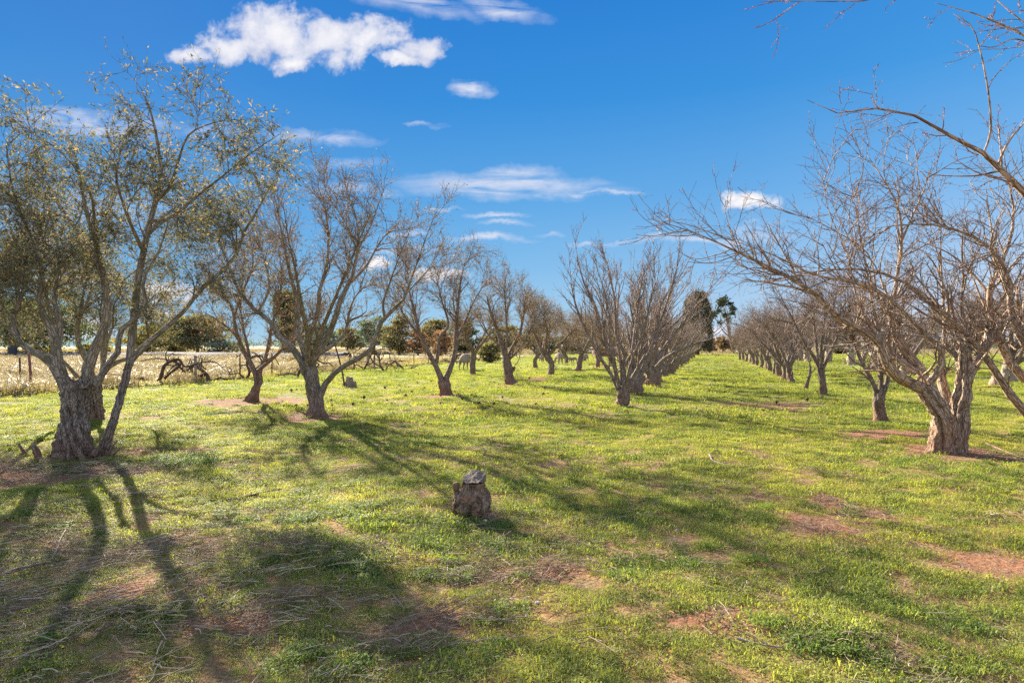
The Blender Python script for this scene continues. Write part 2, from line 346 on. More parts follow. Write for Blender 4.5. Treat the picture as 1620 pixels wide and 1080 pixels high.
# ------------------------------------------------------------------ scattered ground cover (stuff)
def patch_mesh(name, rng, n, rad, h, w, mat, lean=.5, seg=2, leafy=0):
    a = rng.uniform(0, 2*PI, n); r = rad*np.sqrt(rng.uniform(0, 1, n)); b = np.stack([r*np.cos(a), r*np.sin(a), -np.full(n, .004)], -1)
    hh = h*rng.uniform(.35, 1.2, n); ww = w*rng.uniform(.6, 1.3, n); da = rng.uniform(0, 2*PI, n)
    d = np.stack([np.cos(da), np.sin(da), 0*da], -1); s = np.stack([-np.sin(da), np.cos(da), 0*da], -1); le = lean*rng.uniform(.2, 1.5, n)
    up = np.array([0, 0, 1.])
    m1 = b+up*(hh*.6)[:, None]+d*(hh*le*.4)[:, None]; tip = b+up*(hh*np.clip(1.05-le*.35, .3, 1))[:, None]+d*(hh*le*1.1)[:, None]
    sw = s*ww[:, None]/2
    V = np.stack([b-sw*.7, b+sw*.7, m1+sw, m1-sw, tip+sw*.12, tip-sw*.12], 1).reshape(-1, 3)
    k = (np.arange(n)*6)[:, None]; Fq = np.concatenate([k+np.array([[0, 1, 2, 3]]), k+np.array([[3, 2, 4, 5]])])
    parts = [(V, Fq, 0, False)]
    if leafy:
        cn = np.stack([rad*rng.uniform(-1, 1, leafy), rad*rng.uniform(-1, 1, leafy), h*rng.uniform(.1, .6, leafy)], -1)
        d = norm(rng.normal(size=(leafy, 3))*np.array([1, 1, .35])+np.array([0, 0, .15])); s = norm(np.cross(d, rng.normal(size=(leafy, 3))*.3+np.array([0, 0, 1.])))
        l = (rng.uniform(.008, .016, leafy)*(h/.05))[:, None]
        V2 = np.stack([cn, cn+d*l*.6+s*l*.45, cn+d*l*1.2, cn+d*l*.6-s*l*.45], 1).reshape(-1, 3)
        parts.append((V2, (np.arange(leafy)*4)[:, None]+np.array([[0, 1, 2, 3]]), 0, False))
    return mesh_from(name, parts, [mat])
def scatter(name, x, y, sc, protos, label, rng, z=None, tilt=.12, cat='grass', spin=None):
    col = bpy.data.collections.new(name+'_source')
    for me in protos:
        o = bpy.data.objects.new(me.name, me); col.objects.link(o)
    me = bpy.data.meshes.new(name); n = len(x); z = gz(x, y) if z is None else z
    me.vertices.add(n); me.vertices.foreach_set('co', np.stack([x, y, z], -1).astype(np.float32).ravel())
    a = me.attributes.new('scl', 'FLOAT', 'POINT'); a.data.foreach_set('value', sc.astype(np.float32))
    a = me.attributes.new('rot', 'FLOAT_VECTOR', 'POINT'); a.data.foreach_set('vector', np.stack([rng.normal(size=n)*tilt, rng.normal(size=n)*tilt, rng.uniform(0, 6.28, n) if spin is None else rng.normal(size=n)*spin], -1).astype(np.float32).ravel())
    a = me.attributes.new('pick', 'INT', 'POINT'); a.data.foreach_set('value', rng.integers(0, len(protos), n).astype(np.int32))
    o = obj(name, me); tag(o, label, cat, None, 'stuff')
    ng = bpy.data.node_groups.new(name, 'GeometryNodeTree')
    ng.interface.new_socket('Geometry', in_out='INPUT', socket_type='NodeSocketGeometry'); ng.interface.new_socket('Geometry', in_out='OUTPUT', socket_type='NodeSocketGeometry')
    gi = ng.nodes.new('NodeGroupInput'); go = ng.nodes.new('NodeGroupOutput'); ip = ng.nodes.new('GeometryNodeInstanceOnPoints'); ci = ng.nodes.new('GeometryNodeCollectionInfo')
    ci.inputs['Collection'].default_value = col; ci.inputs['Separate Children'].default_value = True; ci.inputs['Reset Children'].default_value = True
    ip.inputs['Pick Instance'].default_value = True
    def na(nm, t):
        q = ng.nodes.new('GeometryNodeInputNamedAttribute'); q.data_type = t; q.inputs['Name'].default_value = nm; return q.outputs['Attribute']
    L = ng.links.new
    L(gi.outputs[0], ip.inputs['Points']); L(ci.outputs[0], ip.inputs['Instance']); L(na('pick', 'INT'), ip.inputs['Instance Index'])
    L(na('rot', 'FLOAT_VECTOR'), ip.inputs['Rotation']); L(na('scl', 'FLOAT'), ip.inputs['Scale']); L(ip.outputs[0], go.inputs[0])
    md = o.modifiers.new('scatter', 'NODES'); md.node_group = ng
    return o
def wedge(rng, y0, y1, dens, half=.95, pad=1.2):
    area = (y1*y1-y0*y0)*half+2*pad*(y1-y0); n = int(area*dens)
    y = np.sqrt(rng.uniform(0, 1, int(n*1.0))*(y1*y1-y0*y0)+y0*y0); x = rng.uniform(-1, 1, len(y))*(half*y+pad); return x, y
rng = np.random.default_rng(5)
gp = [patch_mesh('grass_patch', rng, 105, .12, .034, .0052, M['blade'], .9, leafy=90) for _ in range(8)]
gpf = [patch_mesh('grass_patch_far', rng, 150, .30, .055, .011, M['blade'], .8, leafy=100) for _ in range(4)]
gpx = [patch_mesh('grass_patch_distant', rng, 110, .7, .07, .03, M['blade'], .8, leafy=50) for _ in range(3)]
def keep(x, y, rng, k=1.0):
    b = bare(x, y); d = dryzone(x, y); m = rng.uniform(0, 1, len(x)) > np.clip(b*1.5*k, 0, .985); m &= d < .5; return m
xs, ys, ss, ks = [], [], [], []
for y0, y1, dn, s0 in ((1.6, 4.2, 120, .8), (4.2, 7.5, 85, .95), (7.5, 13, 48, 1.15)):
    x, y = wedge(rng, y0, y1, dn); m = keep(x, y, rng); x, y = x[m], y[m]
    xs.append(x); ys.append(y); ss.append(s0*(1+.45*n2(x, y, 1.1, 51)+.40*n2(x, y, 4, 52))*rng.uniform(.6, 1.35, len(x)))
x, y, s = map(np.concatenate, (xs, ys, ss))
scatter('grass', x, y, s, gp, 'short green grass and clover covering the near orchard ground', rng)
xs, ys, ss = [], [], []
for y0, y1, dn, s0 in ((12.4, 22, 11, .9), (22, 40, 5.5, 1.15)):
    x, y = wedge(rng, y0, y1, dn); m = keep(x, y, rng); x, y = x[m], y[m]
    xs.append(x); ys.append(y); ss.append(s0*(1+.5*n2(x, y, .8, 51))*rng.uniform(.7, 1.3, len(x)))
x, y, s = map(np.concatenate, (xs, ys, ss))
scatter('grass', x, y, s, gpf, 'green grass between the tree rows in the middle of the orchard', rng)
x, y = wedge(rng, 38, 112, .9); m = keep(x, y, rng, .6); x, y = x[m], y[m]
scatter('grass', x, y, rng.uniform(.7, 1.3, len(x)), gpx, 'bright grass at the far end of the orchard rows', rng)
# lush weed clumps
wp = [patch_mesh('weed_patch', rng, 60, .16, .085, .010, M['weed'], 1.0, leafy=260) for _ in range(4)]
cl = [(728, 826, .12, 9), (768, 828, .10, 8), (748, 833, .12, 8), (330, 728, .5, 60), (490, 822, .45, 45), (290, 735, .3, 30), (100, 735, .35, 40), (200, 745, .4, 35), (340, 655, .6, 40), (60, 690, .5, 30), (610, 640, .7, 20), (780, 600, .9, 30), (620, 625, .8, 22), (860, 770, .3, 16),
      (940, 800, .3, 16), (700, 860, .3, 18), (1050, 900, .25, 16), (560, 905, .2, 14), (260, 645, 1.0, 60), (150, 640, 1.0, 40), (480, 600, 1.2, 30), (740, 905, .2, 14), (560, 1040, .2, 18), (1290, 1010, .25, 16), (1500, 620, 1.5, 30), (1350, 610, 1.5, 30), (740, 640, .7, 25),
      (640, 590, 2, 40), (120, 618, 1.5, 40)]
xs, ys = [], []
for px, py, rd, n in cl:
    n = int(n*.7); cx, cy = G(px, py); xs.append(cx+rng.normal(size=n)*rd*.95); ys.append(cy+rng.normal(size=n)*rd*.45)
x, y = wedge(rng, 2.2, 16, 2.4); m = (n2(x, y, 1.7, 61) > -.1); xs.append(x[m]); ys.append(y[m])
x, y = map(np.concatenate, (xs, ys)); m = dryzone(x, y) < .4; x, y = x[m], y[m]
scatter('weeds', x, y, rng.uniform(.25, .72, len(x)), wp, 'darker green leafy weeds in low clumps among the grass', rng, cat='weeds')
# dry stalks lying in the foreground
def straw_mesh(rng, n, L0, L1):
    a = rng.normal(size=n)*.45+.65; a = np.where(rng.uniform(0, 1, n) < .25, rng.uniform(0, 6.28, n), a); L = rng.uniform(L0, L1, n)*rng.uniform(.6, 1.1, n); r = .17*np.sqrt(rng.uniform(0, 1, n)); q = rng.uniform(0, 6.28, n); b = np.stack([r*np.cos(q), r*np.sin(q), rng.uniform(.016, .058, n)], -1)
    d = np.stack([np.cos(a), np.sin(a), rng.normal(size=n)*.08], -1); u = np.linspace(-.5, .5, 4)[None, :, None]
    P = b[:, None]+d[:, None]*u*L[:, None, None]+rng.normal(size=(n, 4, 3))*np.array([.004, .004, .003]); P[..., 2] = np.maximum(P[..., 2], .008)
    return mesh_from('straw_bits', [tubes(P, np.full((n, 4), .0019)*rng.uniform(.6, 1.4, (n, 1)), 3)], [M['straw']])
sp = [straw_mesh(rng, 12, .05, .24) for _ in range(8)]
x, y = wedge(rng, 1.8, 9, 70); q = n2(x, y, 1.1, 71)+n2(x, y, 3, 72)*.5+bare(x, y)*.9-np.clip((y-3.8)/7, 0, .9)+np.clip(.55-np.maximum(x, 0)*.5, -.5, .45)*(y < 4.8)
m = rng.uniform(0, 1, len(x)) < np.clip(q*1.0+.15, 0.05, 1); x, y = x[m], y[m]
scatter('dry_straw', x, y, rng.uniform(.6, 1.15, len(x)), sp, 'loose dry straw stalks strewn over the foreground grass', rng, cat='straw', tilt=.06, spin=.5)
# dead leaves and crumbs
def crumb_mesh(rng, n):
    c = np.stack([rng.normal(size=n)*.12, rng.normal(size=n)*.12, rng.uniform(.015, .045, n)], -1)
    return mesh_from('leaf_bits', [flame(rng, n, c, .001, .022, .012, 0)], [M['leaf_dry']])
x, y = wedge(rng, 1.8, 15, 16); m = rng.uniform(0, 1, len(x)) < .35+bare(x, y)*.6; x, y = x[m], y[m]
scatter('leaf_litter', x, y, rng.uniform(.5, 1.4, len(x)), [crumb_mesh(rng, 9) for _ in range(4)], 'small dead leaves and crumbs of bark on the ground', rng, cat='litter')
# dry grass beyond the fence
dg = [patch_mesh('dry_grass_patch', rng, 90, .35, .42, .016, M['drygrass'], .7) for _ in range(4)]
dg2 = [patch_mesh('dry_green_patch', rng, 90, .40, .25, .018, M['drygreen'], .8) for _ in range(3)]
xs, ys, xg, yg = [], [], [], []
for y0, y1, dn in ((18, 45, 2.6), (45, 74, 1.4)):
    n = int(50*(y1-y0)*dn); y = rng.uniform(y0, y1, n); x = fence_x(y)-rng.uniform(0, 1, n)**1.0*(fence_x(y)+y*.95+3)-.1
    m = x > -y*.95-2; x, y = x[m], y[m]
    d = fence_x(y)-x; g = n2(x, y, .16, 81)*2+d*.11-2.1; m = (g > 0) | (rng.uniform(0, 1, len(x)) < .25)
    xs.append(x[m]); ys.append(y[m]); m = ~m; xg.append(x[m]); yg.append(y[m])
x, y = map(np.concatenate, (xs, ys))
scatter('dry_grass', x, y, rng.uniform(.5, 1.6, len(x))*(1+.5*n2(x, y, .25, 91)), dg, 'tall dry straw coloured grass beyond the wire fence', rng)
x, y = map(np.concatenate, (xg, yg))
scatter('yellow_grass', x, y, rng.uniform(.6, 1.2, len(x)), dg2, 'yellow green rough grass along the foot of the wire fence', rng)
# far field tufts
n = 9000; y = rng.uniform(114, 260, n); x = rng.uniform(-1, 1, n)*y*.95
dg3 = [patch_mesh('field_patch', rng, 80, 1.2, .5, .08, M['drygrass'], .7)]
scatter('field_grass', x, y, rng.uniform(.5, 1.1, n), dg3, 'pale dry grass of the open field behind the orchard', rng)

# ------------------------------------------------------------------ trees
def limb3(pts, Y, base):
    """guide points (column, row, depth offset, radius) -> local 3D path"""
    P = [np.array(W(p[0], p[1], Y+p[2]))-base for p in pts]; R = [p[3] for p in pts]
    return P, R
def stack(limbs, K):
    Q = [resample(p, r, K) for p, r in limbs]; return np.stack([q[0] for q in Q]), np.stack([q[1] for q in Q])
def grow_crown(rng, P0, R0, spec):
    """levels of side branches from the main limbs; returns list of (P,R) levels"""
    lv = [(P0, R0)]
    for L in spec:
        src = lv[-1]
        if L.get('mix'):      # spawn from the two previous levels
            k = src[0].shape[1]; prev = lv[-2]
            pp, pr = stack([(prev[0][i], prev[1][i]) for i in range(len(prev[0]))], k) if prev[0].shape[1] != k else prev
            src = (np.concatenate([src[0], pp]), np.concatenate([src[1], pr]))
        lv.append(spawn(rng, src[0], src[1], L['n'], L.get('t0', .25), L.get('t1', 1.), L['ang'], L['L'], L['K'], L.get('wig', .12), L.get('up', .1), L.get('rr', .55), L.get('rmin', .003), L.get('curl', .3), L.get('lp', .4), L.get('rmax', .05)))
    return lv
def tree_meshes(name, seed, trunk, limbs, spec, mats, lv, gn=.1, stubs=None, lsides=9, ttw=1.5, loftkw={}):
    """trunk: list of (points, radii) lofts; limbs; mats=(bark, limb bark, twig, leaf, leaf2); lv: list of leaf dicts"""
    rng = np.random.default_rng(seed)
    parts = []
    for i, (p, r) in enumerate(trunk): parts += loft(p, r, seed=seed+i*7, mat=0, **loftkw)
    LP, LR = stack(limbs, 16)
    parts.append(tubes(LP, LR, lsides, 1, gn, seed, cap=True))
    src = (LP, LR)
    levels = grow_crown(rng, LP, LR, spec)
    crown = []
    if len(levels) > 1: parts.append(tubes(levels[1][0], levels[1][1], 6, 1, gn*.6, seed+9))
    if stubs: 
        sp_ = spawn(rng, LP, LR, stubs, .1, .7, (40, 80), .16, 4, .1, .1, .45, .01); parts.append(tubes(sp_[0], np.repeat(sp_[1][:, :1], 4, 1), 6, 1, .1, seed, cap=True))
    for k, (P, R) in enumerate(levels[2:]): crown.append(tubes(P, R, 5 if k == 0 else 3, 0, 0, seed))
    for d in lv:
        d = dict(d); lvl = d.pop('lvl'); m = d.pop('m')
        crown.append(leaves(rng, levels[lvl][0], mat=m, **d))
    me1 = mesh_from(name+'_trunk', parts, [mats[0], mats[1]]); me2 = mesh_from(name+'_crown', crown, [mats[2]]+list(mats[3:]))
    return me1, me2
def place(kind, meshes, loc, label, cat, group=None, rz=0, sc=1):
    e = empty(kind, loc, label, cat, group, rz, sc)
    obj('trunk', meshes[0], e); obj('crown', meshes[1], e); return e
def basept(px, Y): x = (px-CX)/F*Y; return np.array([x, Y, gz1(x, Y)-.03])

LV_OL = [dict(n=60, ang=(20, 55), L=1.0, K=8, up=.12, t0=.3, wig=.10), dict(n=420, ang=(20, 60), L=.7, K=7, up=.05, t0=.15, wig=.13, rmin=.004, mix=1),
         dict(n=2000, ang=(20, 65), L=.40, K=5, up=.0, t0=.1, wig=.14, rmin=.0022)]
# --- the big olive on the left, in front of the fence
def at0(x, Y): return (x, Y, gz1(x, Y)-.02)
def hero_olive():
    Y = 8.57; b = basept(125, Y)
    tr = [limb3([(122, 730, 0, .225), (119, 700, 0, .205), (118, 660, 0, .18), (123, 625, 0, .19), (126, 605, 0, .205)], Y, b),
          limb3([(160, 722, -.05, .10), (166, 705, -.05, .082), (183, 655, -.05, .07), (197, 605, 0, .066), (206, 570, 0, .068)], Y, b)]
    Ls = [[(108, 622, 0, .12), (95, 595, 0, .10), (80, 572, .05, .085), (52, 556, .15, .065), (30, 540, .25, .06), (20, 518, .3, .055), (24, 492, .35, .05), (38, 460, .4, .04), (30, 400, .6, .025), (5, 330, .8, .012)],
          [(110, 618, .05, .12), (97, 590, 0, .10), (90, 560, -.05, .085), (86, 530, -.1, .08), (72, 505, -.15, .065), (62, 478, -.2, .05), (68, 440, -.3, .04), (50, 380, -.4, .028), (20, 300, -.6, .018), (10, 230, -.8, .01)],
          [(88, 560, -.05, .08), (92, 530, 0, .085), (93, 505, .05, .07), (85, 470, .1, .03), (95, 420, .2, .02), (80, 340, .3, .012)],
          [(140, 610, .1, .12), (140, 575, .1, .105), (152, 548, .1, .095), (165, 520, .1, .085), (170, 485, .1, .075), (167, 450, .1, .07), (161, 425, .1, .055), (150, 380, .05, .042), (135, 330, 0, .032), (125, 270, -.1, .022), (112, 220, -.2, .01)],
          [(163, 430, .1, .05), (150, 400, .3, .04), (128, 375, .5, .032), (105, 340, .6, .025), (75, 300, .8, .018), (45, 255, 1., .01)],
          [(152, 608, -.05, .07), (172, 575, -.08, .06), (190, 548, -.1, .052), (186, 528, -.1, .052), (198, 515, -.12, .05), (220, 500, -.15, .045), (230, 480, -.15, .04), (226, 450, -.2, .03), (250, 400, -.3, .02), (270, 340, -.5, .012)],
          [(205, 575, 0, .075), (208, 545, 0, .075), (212, 500, 0, .07), (219, 440, 0, .062), (230, 385, 0, .056), (240, 340, 0, .05), (252, 300, 0, .042), (255, 268, 0, .035), (250, 232, 0, .03), (241, 185, 0, .02), (226, 145, 0, .01), (206, 118, 0, .004)],
          [(246, 318, 0, .042), (266, 300, -.1, .03), (282, 255, -.2, .024), (298, 214, -.3, .018), (333, 196, -.4, .012), (375, 190, -.5, .007), (415, 208, -.6, .003)],
          [(206, 572, .02, .06), (222, 553, .05, .055), (245, 533, .1, .05), (288, 495, .2, .044), (320, 456, .3, .04), (355, 425, .4, .036), (375, 400, .5, .032), (387, 365, .5, .026), (404, 338, .5, .02), (425, 300, .5, .012), (450, 255, .5, .005)],
          [(240, 350, 0, .042), (268, 345, -.2, .03), (312, 310, -.4, .025), (353, 278, -.6, .018), (400, 240, -.8, .012), (440, 214, -1., .005)],
          [(165, 455, .1, .04), (150, 350, .2, .03), (140, 300, -.3, .02), (110, 255, -.4, .014), (72, 222, -.5, .009), (35, 205, -.6, .004)],
          [(236, 365, 0, .04), (262, 340, .7, .03), (290, 320, 1.3, .02), (330, 300, 2.0, .012), (350, 290, 2.5, .006)],
          [(228, 400, 0, .04), (205, 350, -.5, .028), (185, 290, -.9, .02), (180, 255, -1.2, .012), (155, 225, -1.4, .005)],
          [(235, 370, 0, .035), (260, 350, .5, .026), (300, 330, .9, .018), (350, 300, 1.2, .01), (390, 290, 1.4, .004)]]
    tr = [(p, [q*k_ for q in r]) for (p, r), k_ in zip(tr, (.84, .66))]
    Ls = [[(p[0], p[1], p[2], p[3]*(.68 if i != 4 else .8)) for p in l] for i, l in enumerate(Ls)]
    limbs = [limb3(l, Y, b) for l in Ls]
    spec = [dict(n=150, ang=(20, 70), L=.92, K=9, up=-.06, t0=.30, wig=.09, rmax=.012, lp=.80), dict(n=1000, ang=(25, 75), L=.56, K=7, up=-.03, t0=.15, wig=.13, rmin=.0035, rmax=.006),
            dict(n=4600, ang=(20, 65), L=.44, K=6, up=-.06, t0=.1, wig=.16, rmin=.0022, curl=.9)]
    me = tree_meshes('olive', 11, tr, limbs, spec, (M['bark_olive'], M['bark_smooth'], M['twig_olive'], M['leaf_olive']),
                     [dict(lvl=3, m=1, n=33000, L=.064, Wd=.017, along=.8), dict(lvl=2, m=1, n=5000, L=.06, Wd=.017)], gn=.07, lsides=12,
                     loftkw=dict(rings=84, sides=80, ridges=9, amp=.34, twist=1.5, rough=.12, flare=.38, fh=.20))
    place('olive_tree', me, at0(-8.75, 9.0), 'added olive crown overhanging the left edge behind the big old olive, for foreground shade', 'tree', None, 2.3, .9)  # extra copy rooted out of frame, added to shade the lower left foreground
    place('olive_tree', me, at0(-8.45, 12.7), 'smaller olive added directly behind the big old olive, nearer the fence, for shade', 'tree', None, 4.0, .84)  # extra copy added to shade the ground where the trunk shadows fan out
    e = place('olive_tree', me, tuple(b), 'large old olive at left with thick gnarled trunk and slim second stem, densely leaved', 'tree')
    # frayed shoots and splintered snags round the base and on the broken crown of the trunk
    rng = np.random.default_rng(3); parts = []
    def snag(px, py, ph, lean, r):
        p0 = np.array(W(px, py, Y-.1+rng.normal()*.06))-b; p0[2] = max(p0[2], .0) if py > 680 else p0[2]
        p1 = p0+np.array([lean, rng.normal()*.05, ph]); P, R = resample([p0, (p0+p1)/2+rng.normal(size=3)*.02, p1], [r, r*.8, r*.35], 7)
        obj('dead_shoot', mesh_from('dead_shoot', [tubes(P[None], R[None], 8, 0, .25, 4, cap=True)], [M['bark_olive']]), e)
    for a in ((52, 735, .25, -.10, .035), (64, 733, .28, -.03, .05), (78, 735, .12, .03, .05), (88, 730, .26, 0, .05), (94, 733, .16, .05, .04), (43, 728, .12, -.1, .02), (152, 720, .30, .06, .02), (158, 722, .22, .08, .018), (172, 720, .20, .10, .02), (176, 722, .12, .12, .02)): snag(*a)
    tw = []
    for i in range(46):
        c = np.array(W(rng.uniform(108, 150), rng.uniform(600, 614), Y-.12+rng.uniform(-.12, .25)))-b; d = norm(rng.normal(size=3)*np.array([1, 1, .5])); l = rng.uniform(.06, .2)
        P = np.stack([c, c+d*l*.5+rng.normal(size=3)*.02, c+d*l+np.array([0, 0, .02])]); tw.append(np.stack(resample(P, [1, 1, 1], 6)[0:1])[0])
    me3 = mesh_from('olive_dead_twigs', [tubes(np.stack(tw), np.full((46, 6), .006)*rng.uniform(.6, 1.8, (46, 1)), 5)], [M['twig_brown']]); obj('dead_twigs', me3, e)
hero_olive()

# --- second olive of the same row: open tree with five curved limbs
def tree_A():
    Y = 13.5; b = basept(500, Y)
    tr = [limb3([(501, 662, 0, .19), (499, 640, 0, .165), (495, 610, 0, .165), (490, 588, 0, .16), (487, 570, 0, .145)], Y, b)]
    Ls = [[(484, 592, 0, .13), (474, 566, 0, .11), (457, 546, .05, .10), (441, 532, .1, .09), (428, 508, .2, .08), (408, 494, .3, .07), (385, 470, .4, .05), (368, 440, .5, .03), (355, 395, .6, .015), (350, 360, .7, .008)],
          [(487, 575, .05, .12), (480, 552, .2, .10), (470, 525, .3, .085), (470, 495, .3, .08), (468, 465, .3, .075), (458, 430, .2, .05), (450, 390, .1, .035), (440, 340, 0, .02), (430, 290, 0, .008)],
          [(488, 572, 0, .12), (484, 545, -.1, .10), (494, 520, -.2, .08), (503, 495, -.2, .07), (505, 462, -.3, .06), (516, 425, -.3, .045), (520, 380, -.3, .03), (514, 330, -.4, .018), (500, 285, -.4, .008)],
          [(492, 575, -.05, .12), (508, 550, -.1, .11), (523, 522, -.2, .095), (533, 495, -.2, .085), (541, 468, -.2, .08), (555, 444, -.2, .065), (562, 415, -.2, .05), (568, 380, -.2, .036), (562, 340, -.2, .025), (548, 300, -.2, .014), (540, 262, -.3, .006)],
          [(492, 573, .05, .08), (508, 558, .15, .065), (525, 547, .3, .06), (545, 527, .4, .055), (552, 508, .5, .045), (570, 500, .5, .03), (580, 492, .5, .015)],
          [(549, 515, .45, .05), (553, 492, .5, .038), (562, 470, .5, .026), (575, 455, .5, .018), (600, 450, .5, .008)],
          [(505, 628, 0, .12), (514, 608, -.05, .095), (527, 592, -.1, .085), (552, 574, -.2, .085), (575, 562, -.3, .08), (590, 548, -.3, .075), (598, 520, -.3, .065), (611, 497, -.3, .06), (632, 484, -.3, .05), (645, 455, -.4, .035), (660, 415, -.5, .022), (676, 370, -.6, .012), (690, 335, -.6, .005)],
          [(608, 500, -.3, .045), (606, 480, -.4, .034), (614, 455, -.5, .026), (630, 410, -.6, .018), (650, 360, -.7, .008)],
          [(556, 446, -.2, .05), (580, 420, 0, .035), (600, 385, .1, .028), (612, 370, .1, .02), (650, 362, .1, .01)],
          [(566, 395, -.2, .035), (585, 360, -.1, .024), (600, 320, 0, .014), (612, 290, 0, .006)],
          [(640, 468, -.35, .03), (665, 440, -.2, .02), (690, 415, 0, .01)],
          [(566, 400, -.2, .03), (545, 350, .3, .02), (520, 310, .5, .012), (500, 262, .6, .005)],
          [(408, 494, .3, .05), (425, 460, .5, .035), (415, 400, .6, .022), (400, 350, .7, .01)],
          [(385, 470, .4, .03), (350, 455, .2, .02), (320, 430, 0, .01)],
          [(488, 572, -.1, .10), (488, 535, -.6, .075), (478, 490, -1.2, .055), (468, 430, -1.8, .035), (455, 370, -2.3, .018), (448, 320, -2.6, .008)],  # this limb and the next added toward the camera to widen the foreground shade
          [(492, 570, -.1, .09), (510, 520, -.7, .065), (535, 460, -1.3, .045), (560, 400, -1.8, .026), (585, 340, -2.2, .010)]]
    tr = [(p, [q*.92 for q in r]) for p, r in tr]; Ls = [[(p[0], p[1], p[2], p[3]*.68) for p in l] for l in Ls]
    spec = [dict(n=105, ang=(18, 55), L=.9, K=8, up=.10, t0=.42, wig=.09, rmin=.008, rmax=.015), dict(n=820, ang=(18, 55), L=.62, K=7, up=.07, t0=.12, wig=.11, rmin=.0045, mix=1, rmax=.008),
            dict(n=3800, ang=(18, 55), L=.40, K=5, up=.06, t0=.1, wig=.12, rmin=.0032)]
    me = tree_meshes('open_olive', 21, tr, [limb3(l, Y, b) for l in Ls], spec, (M['bark_olive'], M['bark_smooth'], M['twig_tan'], M['leaf_dry'], M['leaf_olive']),
                     [dict(lvl=3, m=1, n=6500, L=.055, Wd=.020), dict(lvl=3, m=2, n=2200, L=.055, Wd=.017)], gn=.07, stubs=8, loftkw=dict(rings=46, sides=40, ridges=7, amp=.16, twist=1.2, rough=.08, flare=.45, fh=.18))
    place('olive_tree', me, tuple(b), 'open grey tree with one long limb sweeping low to the right over a cut stump', 'tree')
tree_A()

SP_LEAFY = [dict(n=50, ang=(20, 50), L=1.25, K=8, up=.12, t0=.42, wig=.10, rmin=.009, rmax=.020), dict(n=340, ang=(20, 55), L=.8, K=6, up=.06, t0=.15, wig=.13, rmin=.006, mix=1, rmax=.010), dict(n=2300, ang=(20, 60), L=.45, K=5, up=.02, t0=.1, wig=.15, rmin=.004)]
LF_LEAFY = [dict(lvl=3, m=1, n=3000, L=.065, Wd=.024), dict(lvl=3, m=2, n=700, L=.065, Wd=.022)]
ML = (M['bark_grey'], M['bark_grey'], M['twig_tan'], M['leaf_dry'], M['leaf_olive'])
def guided(name, kind, px, Y, trunk, Ls, spec, lv, mats, seed, label, cat='tree', group=None, loftkw=None, gn=.09, stubs=4, tk=.84):
    b = basept(px, Y); trunk = [[(q[0], q[1], q[2], q[3]*tk) for q in t] for t in trunk]; Ls = [[(q[0], q[1], q[2], q[3]*tk*.95) for q in l] for l in Ls]
    kw = dict(rings=30, sides=28, ridges=6, amp=.18, twist=1.5, rough=.10, flare=.35, fh=.12); kw.update(loftkw or {})
    me = tree_meshes(name, seed, [limb3(t, Y, b) for t in trunk], [limb3(l, Y, b) for l in Ls], spec, mats, lv, gn, stubs, 8, loftkw=kw)
    return place(kind, me, tuple(b), label, cat, group), me
GL = 'thinly leaved trees of the two rows on the fence side'
guided('leaning_tree', 'orchard_tree', 402, 16.9, [[(398, 638, 0, .19), (404, 620, 0, .14), (408, 600, 0, .13), (407, 586, 0, .13)]],
       [[(404, 590, 0, .10), (395, 572, 0, .085), (382, 548, 0, .07), (373, 520, 0, .06), (368, 490, 0, .05), (350, 460, 0, .03), (335, 430, 0, .012)], [(382, 545, 0, .05), (372, 530, .1, .045), (350, 510, .3, .03), (325, 495, .4, .015)],
        [(407, 590, .1, .08), (418, 572, .1, .065), (425, 545, .1, .06), (430, 515, .1, .05), (440, 480, .2, .035), (445, 430, .2, .02), (440, 390, .2, .01)], [(410, 585, -.1, .07), (430, 568, -.2, .055), (452, 548, -.3, .045), (475, 530, -.4, .03), (490, 500, -.5, .015)],
        [(396, 575, 0, .06), (392, 550, .3, .05), (385, 520, .5, .04), (380, 480, .6, .03), (385, 430, .6, .015)], [(370, 500, 0, .045), (385, 460, -.3, .03), (400, 420, -.5, .02), (395, 370, -.6, .008)]],
       SP_LEAFY, [dict(lvl=3, m=1, n=4600, L=.07, Wd=.026), dict(lvl=3, m=2, n=1500, L=.065, Wd=.024)], ML, 31, 'small leaning tree on red earth, left of the open grey tree with the sweeping limb', 'tree')
_, P_B = guided('forked_tree', 'orchard_tree', 704, 19., [[(706, 628, 0, .20), (704, 614, 0, .19), (702, 600, 0, .19)]],
       [[(699, 602, 0, .12), (690, 580, 0, .10), (677, 556, 0, .085), (665, 530, 0, .075), (657, 500, 0, .06), (650, 470, 0, .04), (640, 430, 0, .015)], [(705, 600, 0, .12), (714, 578, 0, .095), (720, 555, 0, .09), (722, 520, 0, .085), (724, 485, 0, .06), (728, 450, 0, .035), (735, 415, 0, .012)],
        [(690, 575, .1, .08), (694, 550, .1, .07), (695, 534, .1, .065), (708, 518, .1, .045), (700, 480, .2, .025), (690, 440, .2, .01)], [(722, 535, 0, .06), (735, 510, .2, .04), (748, 480, .3, .025), (765, 450, .4, .01)], [(668, 535, 0, .05), (640, 500, .2, .03), (625, 470, .3, .012)]],
       SP_LEAFY, LF_LEAFY, ML, 32, 'forked tree with a knobbly short trunk, right of the open grey tree')
